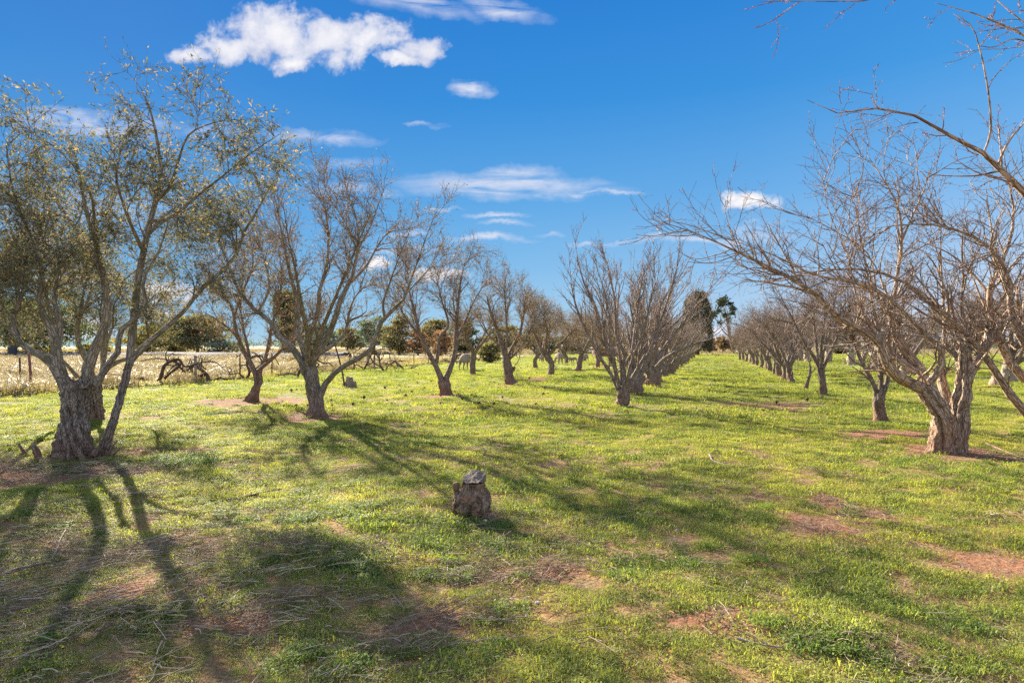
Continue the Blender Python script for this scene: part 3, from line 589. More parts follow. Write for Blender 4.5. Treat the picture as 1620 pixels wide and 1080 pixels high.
guided('crooked_tree', 'orchard_tree', 807, 25., [[(809, 608, 0, .26), (806, 598, 0, .21), (803, 580, 0, .20), (801, 562, 0, .19)]],
       [[(800, 566, 0, .14), (794, 545, 0, .12), (788, 525, 0, .10), (778, 500, 0, .07), (770, 470, 0, .03)], [(803, 566, .1, .12), (812, 548, .2, .10), (822, 528, .3, .08), (828, 500, .4, .05), (832, 465, .4, .02)], [(800, 565, -.1, .08), (802, 530, -.2, .06), (800, 490, -.3, .04), (798, 450, -.3, .015)], [(805, 568, -.1, .08), (818, 556, -.4, .06), (832, 535, -.6, .04), (848, 500, -.7, .015)],
        [(794, 548, 0, .06), (778, 535, .3, .05), (762, 515, .5, .03), (750, 490, .6, .012)], [(808, 590, 0, .08), (813, 582, 0, .09), (814, 580, 0, .07)]],
       SP_LEAFY, LF_LEAFY, ML, 33, 'tree with a crooked trunk and cut side stub, right of the sheep at the fence')

# --- prototypes for the rest, grown from the same rules
def proto(name, seed, th, tr_, nl, ang, LL, lr, spec, lv, mats, up=.15, lean=.1, K=10, loftkw=None, stubs=3, gn=.1, wig=.09, jit=0):
    rng = np.random.default_rng(seed)
    l = rng.normal(size=2)*lean*th; mid = rng.normal(size=2)*lean*.6*th
    tp = [np.array([0, 0, -.03]), np.array([mid[0], mid[1], th*.5]), np.array([l[0], l[1], th])]
    limbs = []
    a0 = rng.uniform(0, 6.28)
    for i in range(nl):
        a = a0+i*2*PI/nl+rng.normal()*.3; t = math.radians(rng.uniform(*ang)); d = np.array([math.cos(a)*math.sin(t), math.sin(a)*math.sin(t), math.cos(t)])
        p = tp[2]-np.array([0, 0, rng.uniform(.06, .25)*th])+np.array([math.cos(a), math.sin(a), 0])*tr_*.35; P = [p]; R = [lr*rng.uniform(.8, 1.2)]; L = LL*rng.uniform(.75, 1.15); n = 7
        cv = rng.normal(size=3)*.06
        for k in range(n):
            p = p+d*L/n; d = norm(d+rng.normal(size=3)*wig*1.4+cv+np.array([0, 0, up/n*2])); P.append(p); R.append(R[0]*(1-(k+1)/n)**.8*.9+.008)
        limbs.append((P, R))
    kw = dict(rings=24, sides=22, ridges=5, amp=.16, twist=2., rough=.10, flare=.35, fh=.10); kw.update(loftkw or {})
    return tree_meshes(name, seed, [(tp, [tr_*1.05, tr_*.95, tr_])], limbs, spec, mats, lv, gn, stubs, 8, loftkw=kw)
PL = [proto('leafy_tree', 101+i, .95+.15*i, .165, 4+i % 2, (24, 50), 2.5, .085, SP_LEAFY, LF_LEAFY, ML) for i in range(4)]
SP_VASE = [dict(n=44, ang=(12, 34), L=1.35, K=8, up=.22, t0=.3, wig=.05, rmin=.014, curl=.15, rmax=.026), dict(n=170, ang=(12, 38), L=.9, K=6, up=.2, t0=.2, wig=.06, rmin=.007, mix=1, curl=.15, rmax=.010), dict(n=520, ang=(15, 50), L=.42, K=4, up=.12, t0=.2, wig=.08, rmin=.005)]
MV = (M['bark_vase'], M['bark_vase'], M['twig_brown'], M['bud'], M['leaf_dry'])
LF_V = [dict(lvl=3, m=1, n=1500, L=.03, Wd=.02), dict(lvl=3, m=2, n=220, L=.07, Wd=.03)]
KV = dict(rings=22, sides=30, ridges=7, amp=.22, twist=.6, rough=.16, flare=.12, fh=.06)
PV = [proto('vase_tree', 201+i, .5+.05*(i % 3), .21, 8+i % 3, (8, 44), 2.6, .07, SP_VASE, LF_V, MV, up=.16, lean=.05, loftkw=KV, stubs=8, wig=.05) for i in range(5)]
SP_BARE = [dict(n=55, ang=(20, 55), L=1.1, K=8, up=.12, t0=.38, wig=.09, rmin=.010, rmax=.018), dict(n=330, ang=(20, 60), L=.75, K=6, up=.06, t0=.15, wig=.11, rmin=.006, mix=1, rmax=.010), dict(n=1100, ang=(25, 65), L=.38, K=4, up=.04, t0=.1, wig=.12, rmin=.0045)]
MB = (M['bark_grey'], M['bark_grey'], M['twig_brown'], M['pinktip'], M['bud'])
LF_B = [dict(lvl=3, m=1, n=900, L=.05, Wd=.014), dict(lvl=3, m=2, n=1000, L=.03, Wd=.018)]
PB = [proto('bare_tree', 301+i, .75+.12*(i % 3), .125, 5+i % 3, (18, 50), 2.2, .062, SP_BARE, LF_B, MB, up=.1, lean=.10) for i in range(5)]
MW = (M['bark_white'], M['bark_grey'], M['twig_brown'], M['pinktip'], M['bud'])
SP_W = [dict(n=80, ang=(20, 60), L=1.6, K=8, up=.05, t0=.35, wig=.10, rmin=.014, rmax=.03), dict(n=460, ang=(20, 60), L=1.0, K=6, up=.02, t0=.1, wig=.12, rmin=.010, mix=1, rmax=.015), dict(n=1500, ang=(25, 70), L=.5, K=4, up=0, t0=.1, wig=.13, rmin=.007)]
PW = [proto('pale_tree', 401+i, 1.2+.2*i, .30, 5, (25, 58), 3.6, .16, SP_W, [dict(lvl=3, m=1, n=1800, L=.09, Wd=.024)], MW, up=.10, lean=.10, stubs=4) for i in range(3)]

ORD = ['first', 'second', 'third', 'fourth', 'fifth', 'sixth', 'seventh', 'eighth', 'ninth', 'tenth', 'eleventh', 'twelfth', 'thirteenth', 'fourteenth', 'fifteenth', 'sixteenth', 'seventeenth', 'eighteenth', 'nineteenth', 'twentieth', 'twenty-first', 'twenty-second']
rr = random.Random(4)
def at(x, Y): return (x, Y, gz1(x, Y)-.02)
# fence-side row continuing (left row 1)
l1 = [(870, 31.9), (915, 38.5), (945, 44.), (968, 51.), (985, 58.), (1000, 65.), (1012, 72.)]
l1lab = ['dark trunked tree with flared roots, in front of the ewe group', 'tree on a small red mound just right of the ewe group', 'tree on red soil beside the rightmost sheep in front of the low rusty shed']
for i, (px, Y) in enumerate(l1):
    place('orchard_tree', PL[(i+1) % 4], at((px-CX)/F*Y, Y), l1lab[i] if i < 3 else f'leafy tree seen through the silver multi-stemmed row, {ORD[i]} in line beyond the crooked trunk tree', 'tree', GL, rr.uniform(0, 6), (1.0+.08*(i == 0), 1.0, 1.03))
l2 = [(748, 32.6), (848, 42.9), (662, 27.5), (895, 52.), (925, 60.), (948, 68.)]
l2lab = ['small tree right beside the grazing sheep at the fence', 'thin tree standing behind the dark trunked tree, near the dead vines', None, 'tree directly behind the ewe group', 'far tree in line behind the ewe group, in front of the dark thicket', 'farthest leafy tree of the fence side, left of the rusty shed']
for i, (px, Y) in enumerate(l2):
    if l2lab[i]: place('orchard_tree', PL[(i*2+3) % 4], at((px-CX)/F*Y, Y), l2lab[i], 'tree', GL, rr.uniform(0, 6), (.9, .9, .92) if i != 1 else (.9, .9, .95))
# silver multi-stemmed row left of the grass alley; the first one guided
b0 = 16.1
guided('vase_tree', 'vase_tree', 985, b0, [[(984, 643, 0, .20), (986, 630, 0, .185), (985, 614, 0, .19)]],
       [[(978, 618, 0, .07), (970, 598, .0, .06), (955, 574, 0, .055), (938, 544, 0, .05), (921, 510, 0, .042), (910, 480, 0, .03), (903, 445, 0, .012)], [(980, 616, .1, .09), (974, 590, .1, .075), (966, 550, .1, .065), (949, 515, .1, .055), (941, 483, .1, .05), (925, 450, .1, .032), (912, 405, .1, .01)],
        [(986, 614, -.1, .085), (987, 595, -.1, .08), (985, 568, -.1, .075)], [(990, 618, 0, .085), (1003, 594, 0, .07), (1022, 560, 0, .055), (1042, 515, 0, .045), (1056, 475, 0, .03), (1068, 430, 0, .01)], [(984, 614, .2, .07), (982, 575, .2, .06), (974, 520, .2, .05), (972, 470, .2, .035), (962, 430, .2, .012)],
        [(990, 614, .1, .06), (998, 570, .3, .05), (1005, 520, .5, .045), (1012, 465, .6, .03), (1020, 420, .6, .01)], [(979, 612, -.1, .06), (972, 580, -.3, .05), (955, 530, -.5, .04), (960, 480, -.6, .03), (950, 440, -.7, .01)],
        [(990, 612, -.1, .05), (1000, 570, -.4, .045), (1020, 520, -.7, .035), (1030, 470, -.8, .02), (1040, 440, -.8, .01)]],
       [dict(n=36, ang=(12, 40), L=1.2, K=8, up=.25, t0=.3, wig=.05, rmin=.011, curl=.15, rmax=.02), dict(n=170, ang=(12, 40), L=.9, K=6, up=.2, t0=.15, wig=.06, rmin=.007, mix=1, curl=.15), dict(n=700, ang=(15, 50), L=.38, K=4, up=.12, t0=.2, wig=.08, rmin=.004)],
       LF_V, MV, 41, 'nearest silver multi-stemmed bare tree with a squat base, heading the row left of the alley', group='bare multi-stemmed trees left of the grass alley', loftkw=dict(KV, rings=30, sides=40), gn=.07, stubs=10)
ym = [20., 23.1, 25.9, 29.6, 33.3, 36.6, 40.8, 45, 49.2, 53.4, 57.6, 62, 66.4, 71, 75.5, 80]
for i, Y in enumerate(ym):
    x = 2.8+.315*(Y-16.1)+rr.uniform(-.15, .15)
    s = {0: 1.08, 1: 1.24}.get(i, rr.uniform(.86, 1.0))
    last = i == len(ym)-1
    lab = f'{ORD[i+1]} multi-stemmed bare tree from the camera in the row left of the alley' if not last else 'farthest multi-stemmed bare tree of the row left of the grass alley, by the dark cypress'
    place('vase_tree', PV[(i+1) % 5], at(x, Y), lab, 'tree', 'bare multi-stemmed trees left of the grass alley', rr.uniform(0, 6), (s, s, s*1.02))

# --- big bare fruit tree at right
MT = (M['bark_tan'], M['bark_tan'], M['twig_brown'], M['bud'], M['pinktip'])
SP_H = [dict(n=70, ang=(20, 65), L=1.15, K=9, up=.18, t0=.3, wig=.08, rmin=.008, rmax=.022), dict(n=430, ang=(25, 65), L=.75, K=7, up=.12, t0=.1, wig=.09, rmin=.0045, mix=1, rmax=.010), dict(n=1500, ang=(25, 70), L=.30, K=4, up=.06, t0=.1, wig=.12, rmin=.0028)]
def thin(L, k): return [[(q[0], q[1], q[2], q[3]*k) for q in l] for l in L]
def hero_right():
    Y = 8.67; b = basept(1497, Y)
    tr = [limb3([(1487, 724, 0, .16), (1490, 705, 0, .15), (1492, 680, 0, .15), (1488, 655, -.02, .135), (1474, 632, -.03, .12), (1462, 615, -.02, .105)], Y, b),
          limb3([(1508, 724, .05, .15), (1512, 700, .05, .135), (1516, 675, .05, .125), (1520, 645, .05, .12), (1525, 610, .05, .095), (1527, 580, .05, .08), (1526, 545, .05, .078)], Y, b)]
    Ls = [[(1478, 636, 0, .11), (1462, 618, 0, .10), (1437, 604, -.1, .09), (1414, 590, -.2, .085), (1402, 570, -.25, .08), (1394, 545, -.25, .08), (1388, 526, -.25, .075)],
          [(1396, 548, -.25, .07), (1375, 528, -.3, .05), (1345, 512, -.3, .05), (1322, 500, -.35, .046), (1295, 470, -.4, .036), (1252, 441, -.5, .03), (1190, 410, -.6, .02), (1140, 386, -.7, .013), (1090, 365, -.8, .008), (1035, 348, -.9, .004)],
          [(1472, 604, -.1, .06), (1486, 585, -.15, .052), (1493, 565, -.2, .05), (1486, 546, -.25, .045), (1472, 538, -.3, .042), (1455, 520, -.3, .038), (1436, 500, -.35, .034), (1392, 462, -.5, .028), (1335, 443, -.7, .022), (1296, 437, -.8, .016), (1225, 404, -1., .010), (1160, 380, -1.1, .004)],
          [(1478, 628, .1, .10), (1466, 600, .2, .09), (1440, 565, .3, .08), (1420, 535, .35, .075), (1410, 505, .4, .06), (1415, 470, .4, .034), (1420, 430, .4, .028), (1427, 372, .4, .022), (1420, 325, .4, .016), (1398, 285, .4, .01), (1372, 245, .4, .004)],
          [(1427, 380, .4, .02), (1442, 345, .3, .014), (1458, 310, .2, .011), (1472, 268, .1, .005)],
          [(1526, 615, .05, .085), (1534, 590, .1, .08), (1545, 570, .15, .078), (1556, 555, .2, .075), (1563, 535, .2, .07), (1566, 520, .2, .075)],
          [(1500, 640, .3, .085), (1492, 610, .4, .08), (1488, 590, .45, .055), (1492, 560, .5, .03), (1494, 520, .5, .025), (1492, 470, .5, .02), (1488, 400, .5, .012), (1490, 330, .5, .004)],
          [(1526, 555, .05, .05), (1530, 530, .2, .035), (1522, 490, .3, .022), (1524, 440, .3, .018), (1522, 380, .3, .012), (1530, 330, .3, .005)],
          [(1450, 590, .15, .06), (1425, 570, .3, .055), (1400, 545, .5, .05), (1380, 530, .6, .03)],
          [(1388, 526, -.25, .04), (1370, 505, -.2, .02), (1350, 450, -.2, .014), (1340, 400, -.2, .010), (1310, 330, -.2, .006), (1300, 270, -.2, .003)],
          [(1390, 524, -.25, .03), (1378, 470, -.3, .016), (1368, 410, -.3, .012), (1355, 340, -.3, .007), (1345, 280, -.3, .003)],
          [(1410, 505, .4, .03), (1390, 470, .4, .018), (1372, 400, .5, .012), (1320, 365, .6, .008), (1262, 335, .6, .004)],
          [(1395, 540, -.2, .06), (1378, 530, -.1, .062), (1355, 515, 0, .05)]]
    tr = [(p, [q*.92 for q in r]) for p, r in tr]; limbs = [limb3(l, Y, b) for l in thin(Ls, .86)]
    me = tree_meshes('fruit_tree', 51, tr, limbs, SP_H, MT, [dict(lvl=3, m=1, n=6000, L=.016, Wd=.012, jit=.003), dict(lvl=2, m=1, n=3500, L=.016, Wd=.012, jit=.003)], gn=.11, stubs=26, lsides=12,
                     loftkw=dict(rings=72, sides=64, ridges=7, amp=.34, twist=.4, rough=.12, flare=.25, fh=.10))
    e = place('fruit_tree', me, tuple(b), 'large bare fruit tree with thick twisted double trunk and a long limb reaching left', 'tree')
    # dense clusters of cut-back water shoots on the heads of the limbs
    rng = np.random.default_rng(8); heads = [(1388, 524, -.25, 16), (1418, 505, .4, 12), (1565, 522, .2, 30), (1526, 545, .05, 18), (1488, 588, .45, 8), (1356, 515, -.1, 10), (1375, 530, .6, 10)]
    Q, Rq = [], []
    for px, py, dY, n in heads:
        h = np.array(W(px, py, Y+dY))-b
        for k in range(n):
            d = norm(rng.normal(size=3)*np.array([.6, .6, .45])+np.array([0, 0, .5 if px != 1565 else .1])); l = rng.uniform(.2, 1.05 if px != 1565 else .5)
            P = [h+rng.normal(size=3)*.05]; 
            for s in range(6):
                P.append(P[-1]+d*l/6); d = norm(d+rng.normal(size=3)*.13+np.array([0, 0, .07]))
            Q.append(P); Rq.append(np.linspace(.010, .003, 7)*rng.uniform(.7, 1.4))
    obj('water_shoots', mesh_from('fruit_tree_shoots', [tubes(np.array(Q), np.array(Rq), 5)], [M['twig_brown']]), e)
hero_right()
# --- its neighbour just outside the picture on the right, whose limbs arch in
def tree_N():
    Y = 9.; b = basept(1712, Y)
    tr = [limb3([(1712, 716, 0, .2), (1706, 690, 0, .18), (1695, 670, 0, .17)], Y, b)]
    Ls = [[(1695, 685, 0, .10), (1660, 672, -.05, .085), (1625, 655, -.1, .075), (1590, 612, -.15, .065), (1558, 562, -.2, .055), (1525, 525, -.25, .048), (1491, 494, -.3, .044), (1470, 478, -.3, .036), (1444, 454, -.4, .03), (1405, 435, -.5, .025), (1360, 426, -.6, .02), (1300, 428, -.7, .013), (1240, 440, -.8, .008), (1195, 452, -.9, .004)],
          [(1700, 670, .1, .11), (1660, 620, .3, .09), (1610, 590, .4, .08), (1588, 555, .4, .07), (1575, 520, .3, .065), (1566, 490, .3, .055), (1563, 470, .3, .05), (1578, 430, .2, .035), (1598, 380, .1, .028), (1604, 340, .1, .022), (1596, 290, .1, .014), (1585, 230, 0, .006)],
          [(1690, 675, -.1, .10), (1650, 600, -.2, .08), (1620, 540, -.2, .065), (1599, 500, -.2, .05), (1600, 455, -.2, .042), (1588, 420, -.2, .036), (1562, 388, -.3, .03), (1519, 366, -.4, .022), (1463, 354, -.5, .016), (1430, 356, -.6, .010), (1382, 361, -.7, .004)],
          [(1700, 665, .1, .10), (1680, 600, .5, .08), (1640, 530, .8, .06), (1600, 480, 1., .04), (1575, 400, 1., .02), (1560, 300, 1., .008)],
          [(1570, 475, .3, .035), (1545, 440, .5, .022), (1500, 400, .7, .014), (1450, 380, .8, .006)],
          [(1705, 665, 0, .09), (1700, 580, -.4, .07), (1680, 500, -.6, .05), (1660, 400, -.8, .03), (1640, 300, -.9, .015)]]
    me = tree_meshes('fruit_tree_b', 52, tr, [limb3(l, Y, b) for l in thin(Ls, .8)], SP_H, MT, [dict(lvl=3, m=1, n=5000, L=.016, Wd=.012, jit=.003), dict(lvl=2, m=1, n=2500, L=.016, Wd=.012, jit=.003)], gn=.09, stubs=16, lsides=10)
    place('fruit_tree', me, tuple(b), 'bare fruit tree whose thick diagonal limb crosses in low from the right edge', 'tree')
tree_N()
def tree_near():
    Y = 5.; b = basept(1860, 5.)
    tr = [limb3([(1860, 850, 0, .2), (1850, 790, 0, .17), (1840, 720, 0, .16)], Y, b)]
    Ls = [[(1842, 730, 0, .11), (1800, 560, 0, .07), (1720, 420, -.1, .05), (1660, 345, -.15, .036), (1615, 300, -.2, .030), (1577, 262, -.2, .025), (1550, 238, -.2, .021), (1500, 213, -.2, .016), (1450, 184, -.2, .012), (1400, 172, -.2, .009), (1340, 176, -.2, .006), (1290, 180, -.2, .0035), (1276, 158, -.2, .002)],
          [(1557, 240, -.2, .010), (1566, 215, -.2, .010), (1567, 180, -.2, .009), (1561, 130, -.2, .0075), (1550, 78, -.2, .006), (1536, 40, -.2, .004), (1508, 22, -.2, .0025)],
          [(1845, 740, .1, .10), (1830, 560, .2, .07), (1780, 340, .2, .045), (1720, 160, .1, .025), (1660, 80, 0, .014), (1619, 55, 0, .010), (1572, 33, 0, .008), (1520, 15, 0, .0045), (1480, 5, 0, .002)],
          [(1730, 180, .1, .02), (1600, -20, -.4, .012), (1450, -20, -.6, .008), (1380, 0, -.7, .005), (1300, 3, -.8, .003), (1215, 2, -.8, .002)],
          [(1578, 262, -.2, .011), (1595, 225, -.3, .008), (1620, 195, -.3, .006), (1660, 150, -.4, .003)],
          [(1700, 120, 0, .014), (1650, 60, .1, .008), (1600, 20, .2, .006), (1560, -15, .3, .003)],
          [(1640, 72, 0, .01), (1605, 62, .1, .006), (1570, 75, .1, .005), (1545, 72, .1, .003)],
          [(1850, 720, .2, .09), (1900, 500, .5, .06), (1950, 250, .8, .03), (1980, 0, 1., .01)],
          [(1845, 725, -.2, .08), (1800, 600, -.8, .05), (1760, 450, -1.2, .03), (1800, 300, -1.6, .012)]]
    me = tree_meshes('fruit_tree_c', 53, tr, [limb3(l, Y, b) for l in thin(Ls, .8)], [dict(n=44, ang=(25, 70), L=.65, K=8, up=.16, t0=.35, wig=.09, rmin=.0035, rmax=.008), dict(n=150, ang=(30, 70), L=.36, K=6, up=.12, t0=.15, wig=.1, rmin=.0022, mix=1, rmax=.004), dict(n=420, ang=(30, 75), L=.10, K=4, up=.05, t0=.1, wig=.1, rmin=.0016)],
                     MT, [dict(lvl=3, m=1, n=1500, L=.013, Wd=.009, jit=.002), dict(lvl=2, m=1, n=2400, L=.014, Wd=.010, jit=.002), dict(lvl=1, m=1, n=1300, L=.014, Wd=.010, jit=.002)], gn=.03, lsides=9)
    place('fruit_tree', me, tuple(b), 'bare fruit tree whose budding branches hang into the top right corner against the sky', 'tree')
tree_near()
# --- the slimmer tree in the row right of the alley and the rest of that row
GB = 'bare trees of the row right of the grass alley'
guided('slim_tree', 'bare_tree', 1392, 12.4, [[(1393, 669, 0, .135), (1391, 650, 0, .12), (1390, 630, 0, .125), (1394, 618, 0, .12)]],
       [[(1389, 626, 0, .07), (1378, 600, 0, .055), (1366, 578, 0, .05), (1356, 555, 0, .045), (1346, 520, 0, .035), (1330, 480, 0, .015)], [(1393, 620, 0, .055), (1394, 600, 0, .05), (1392, 572, 0, .045), (1388, 540, .1, .035), (1390, 490, .1, .015)], [(1397, 622, 0, .065), (1403, 606, 0, .06), (1406, 585, 0, .05), (1412, 550, 0, .04), (1425, 500, 0, .02), (1430, 450, 0, .008)],
        [(1374, 594, 0, .04), (1372, 582, .1, .035)], [(1358, 560, 0, .035), (1340, 530, .3, .025), (1310, 490, .4, .012)]],
       [dict(n=40, ang=(20, 55), L=.9, K=8, up=.15, t0=.3, wig=.09, rmin=.008), dict(n=240, ang=(20, 60), L=.6, K=6, up=.08, t0=.1, wig=.11, rmin=.005, mix=1), dict(n=900, ang=(25, 65), L=.3, K=4, up=.04, t0=.1, wig=.12, rmin=.003)],
       [dict(lvl=3, m=1, n=1500, L=.03, Wd=.012), dict(lvl=3, m=2, n=800, L=.02, Wd=.014)], MB, 61, 'slim forked bare tree with pale trunk just left of the large double trunked fruit tree', group=GB, stubs=6)
guided('row_tree', 'bare_tree', 1302, 18.75, [[(1303, 628, 0, .125), (1302, 610, 0, .115), (1299, 590, 0, .12), (1298, 578, 0, .125)]],
       [[(1297, 582, 0, .08), (1286, 562, 0, .07), (1275, 545, 0, .06), (1264, 525, 0, .045), (1252, 500, 0, .03), (1235, 470, 0, .012)], [(1297, 580, .1, .07), (1293, 555, .2, .06), (1289, 525, .3, .05), (1287, 500, .3, .03), (1280, 460, .3, .012)], [(1300, 580, 0, .07), (1303, 555, 0, .055), (1312, 530, 0, .045), (1316, 500, 0, .03), (1325, 460, 0, .012)],
        [(1302, 582, -.1, .07), (1313, 558, -.2, .06), (1324, 535, -.3, .05), (1335, 510, -.3, .03), (1350, 470, -.4, .012)], [(1299, 580, -.2, .06), (1300, 545, -.5, .05), (1305, 500, -.7, .03), (1300, 460, -.8, .012)]],
       SP_BARE, LF_B, MB, 62, 'dark straight trunk bare tree beside a tiny leafless sapling, right of the grass alley', group=GB)
guided('sapling', 'sapling', 1275, 21.2, [[(1274, 618, 0, .075), (1278, 603, 0, .06), (1281, 592, 0, .055), (1282, 580, 0, .045)]],
       [[(1282, 584, 0, .035), (1281, 572, 0, .03), (1286, 560, 0, .012)], [(1281, 592, 0, .03), (1289, 584, 0, .02), (1294, 580, 0, .012)], [(1282, 578, .05, .02), (1278, 565, .1, .015), (1276, 550, .1, .006)]],
       [dict(n=8, ang=(20, 50), L=.25, K=5, up=.1, rmin=.006), dict(n=10, ang=(20, 50), L=.15, K=4, rmin=.004)], [dict(lvl=2, m=1, n=10, L=.02, Wd=.01)], MB, 63, 'tiny leafless sapling with a crooked stem right of the grass alley', 'sapling', stubs=0, loftkw=dict(sides=14, rings=16))
yr = [(1252, 25.4), (1239, 27.4), (1233, 30.2), (1226, 33.1), (1218, 36.6), (1211, 39.7), (1203, 43.2), (1197, 46.8), (1192, 51), (1187, 55), (1180, 59.6), (1176, 63), (1171, 67)]
for i, (px, Y) in enumerate(yr):
    s = rr.uniform(.95, 1.1); last = i == len(yr)-1
    lab = 'bare tree with a bent reddish trunk standing behind the tiny leafless sapling' if i == 0 else (f'{ORD[i+3]} bare tree from the camera in the row right of the grass alley' if not last else 'farthest bare tree of the row right of the grass alley, near the leaning gum')
    place('bare_tree', (PB if i in (0, 1, 4, 7) else PB)[i % 5], at((px-CX)/F*Y, Y), lab, 'tree', GB, rr.uniform(0, 6), (s, s, s*(1.0 if i != 0 else 1.05)))
# outer rows at right
GW = 'big pale trunked trees of the outer row at right'
for i, (px, Y) in enumerate([(1348, 50.), (1278, 60.5), (1311, 55.6), (1385, 37.5), (1250, 68.), (1268, 64.5), (1432, 31.5), (1600, 25.8), (1520, 33)]):
    labs = ['white trunked tree on a red mound seen between the straight and the slim bare trees', 'broad pale trunk tree on red soil behind the tiny sapling', 'brown trunked tree behind the dark straight bare tree', 'large pale tree directly behind the slim forked bare tree', 'far pale tree left of the broad pale trunk on red soil', 'brown trunk right next to the broad pale trunk on red soil', 'pale grey tree seen through the limbs left of the double trunk', 'pale tree behind the thick diagonal limb at the right edge', 'pale tree seen through the upper fork of the double trunk']
    place('pale_tree', PW[i % 3], at((px-CX)/F*Y, Y), labs[i], 'tree', GW, rr.uniform(0, 6), (1.0, 1.0, 1.0) if Y > 36 else (.72, .72, .72))
for i, (X0, Y) in enumerate([(30, 42), (33, 52), (36, 60), (27, 34), (39, 70), (45, 64), (48, 78), (26.5, 70), (29, 76), (52, 90)]):
    x = X0; px = CX+x/Y*F
    s = [1.0, .92, 1.08][i % 3]
    place('pale_tree', PW[(i+1) % 3], at(x, Y), 'leafless tree of the hazy twig thicket far behind the large double trunked fruit tree', 'tree', 'leafless trees of the far right thicket', rr.uniform(0, 6), s)

# ------------------------------------------------------------------ background trees
def bgtree(name, seed, h, w, base, n, leafL, leafW, mat, bk, nl=7, clump=.12, shape='round', lean=0, tr_=None):
    rng = np.random.default_rng(seed); tr_ = tr_ or h*.035
    tp = [(0, 0, -.1), (lean*h*.3+rng.normal()*.02*h, 0, h*.3), (lean*h*.6, rng.normal()*.02*h, h*.62), (lean*h*.85, 0, h*.9)]
    P, R = resample(tp, [tr_*1.2, tr_, tr_*.65, tr_*.2], 16)
    parts = [tubes(P[None], R[None], 9, 0, .1, seed)]
    m = 40
    if shape == 'column':
        z = rng.uniform(base, 1, 420); rad = w/2*np.clip(np.sin(np.clip((1-z)/(1-base), 0, 1)**.55*PI*.60)**.7, .05, 1)
        a = rng.uniform(0, 6.28, 420); c = np.stack([np.cos(a)*rad*.8+lean*z*h, np.sin(a)*rad*.8, z*h*.96], -1)
    else:
        m = nl*4; a = rng.uniform(0, 6.28, m); zz = rng.uniform(-.9, 1, m); q = np.sqrt(1-np.clip(zz, -1, 1)**2)*rng.uniform(.35, 1.15, m); zz = zz*(1+.25*np.sin(a*2+seed)*np.cos(a*3))
        k = .5+.5*rng.uniform(0, 1, m)
        c = np.stack([np.cos(a)*q*w/2*k*1.15+lean*h*.75, np.sin(a)*q*w/2*k*1.15, h*((1+base)/2+zz*(1-base)/2*.92)], -1)
        br = []
        for j in rng.choice(m, min(m, nl*4), replace=False):
            t = rng.uniform(.3, .8); s = P[int(t*15)]; e = c[j]; mid = (s+e)/2+rng.normal(size=3)*.05*h*.5; br.append(resample([s, mid, e], [R[int(t*15)]*.5, R[int(t*15)]*.3, .02], 8))
        parts.append(tubes(np.stack([q_[0] for q_ in br]), np.stack([q_[1] for q_ in br]), 6, 0, 0, seed))
    cr = flame(rng, n, c, np.array([w*clump, w*clump, h*clump*.55]), leafL, leafW, 0)
    return mesh_from(name+'_trunk', parts, [bk]), mesh_from(name+'_crown', [cr], [mat])
M['fol_gum'] = leafm('gum_foliage', [(0, (.03, .045, .035)), (.6, (.07, .085, .05)), (1, (.17, .15, .07))], .12, (1.1, 1.2, .8))
M['fol_cyp'] = leafm('cypress_foliage', [(0, (.06, .06, .045)), (.5, (.12, .115, .08)), (.9, (.20, .17, .12)), (1, (.30, .22, .15))], .2, (1.2, 1.2, .8))
M['fol_dark'] = leafm('dark_foliage', [(0, (.05, .07, .055)), (.5, (.10, .125, .08)), (.9, (.17, .18, .10)), (1, (.28, .22, .11))], .3, (1.3, 1.4, .6))
M['fol_mid'] = leafm('mid_foliage', [(0, (.08, .085, .055)), (.5, (.17, .165, .10)), (.85, (.28, .24, .14)), (1, (.42, .31, .17))], .35, (1.4, 1.4, .6))
M['fol_yel'] = leafm('yellow_foliage', [(0, (.12, .12, .05)), (.5, (.23, .21, .08)), (1, (.42, .33, .10))], .4, (1.4, 1.4, .5))
M['fol_brown'] = leafm('autumn_foliage', [(0, (.12, .085, .06)), (.5, (.27, .20, .14)), (1, (.40, .31, .21))], .35, (1.4, 1.2, .7))
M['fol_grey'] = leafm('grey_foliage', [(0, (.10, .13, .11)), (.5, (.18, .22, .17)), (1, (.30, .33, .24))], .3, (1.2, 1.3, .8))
M['fol_orange'] = leafm('orange_foliage', [(0, (.18, .11, .07)), (.5, (.33, .20, .12)), (1, (.46, .30, .18))], .35, (1.3, 1.1, .7))
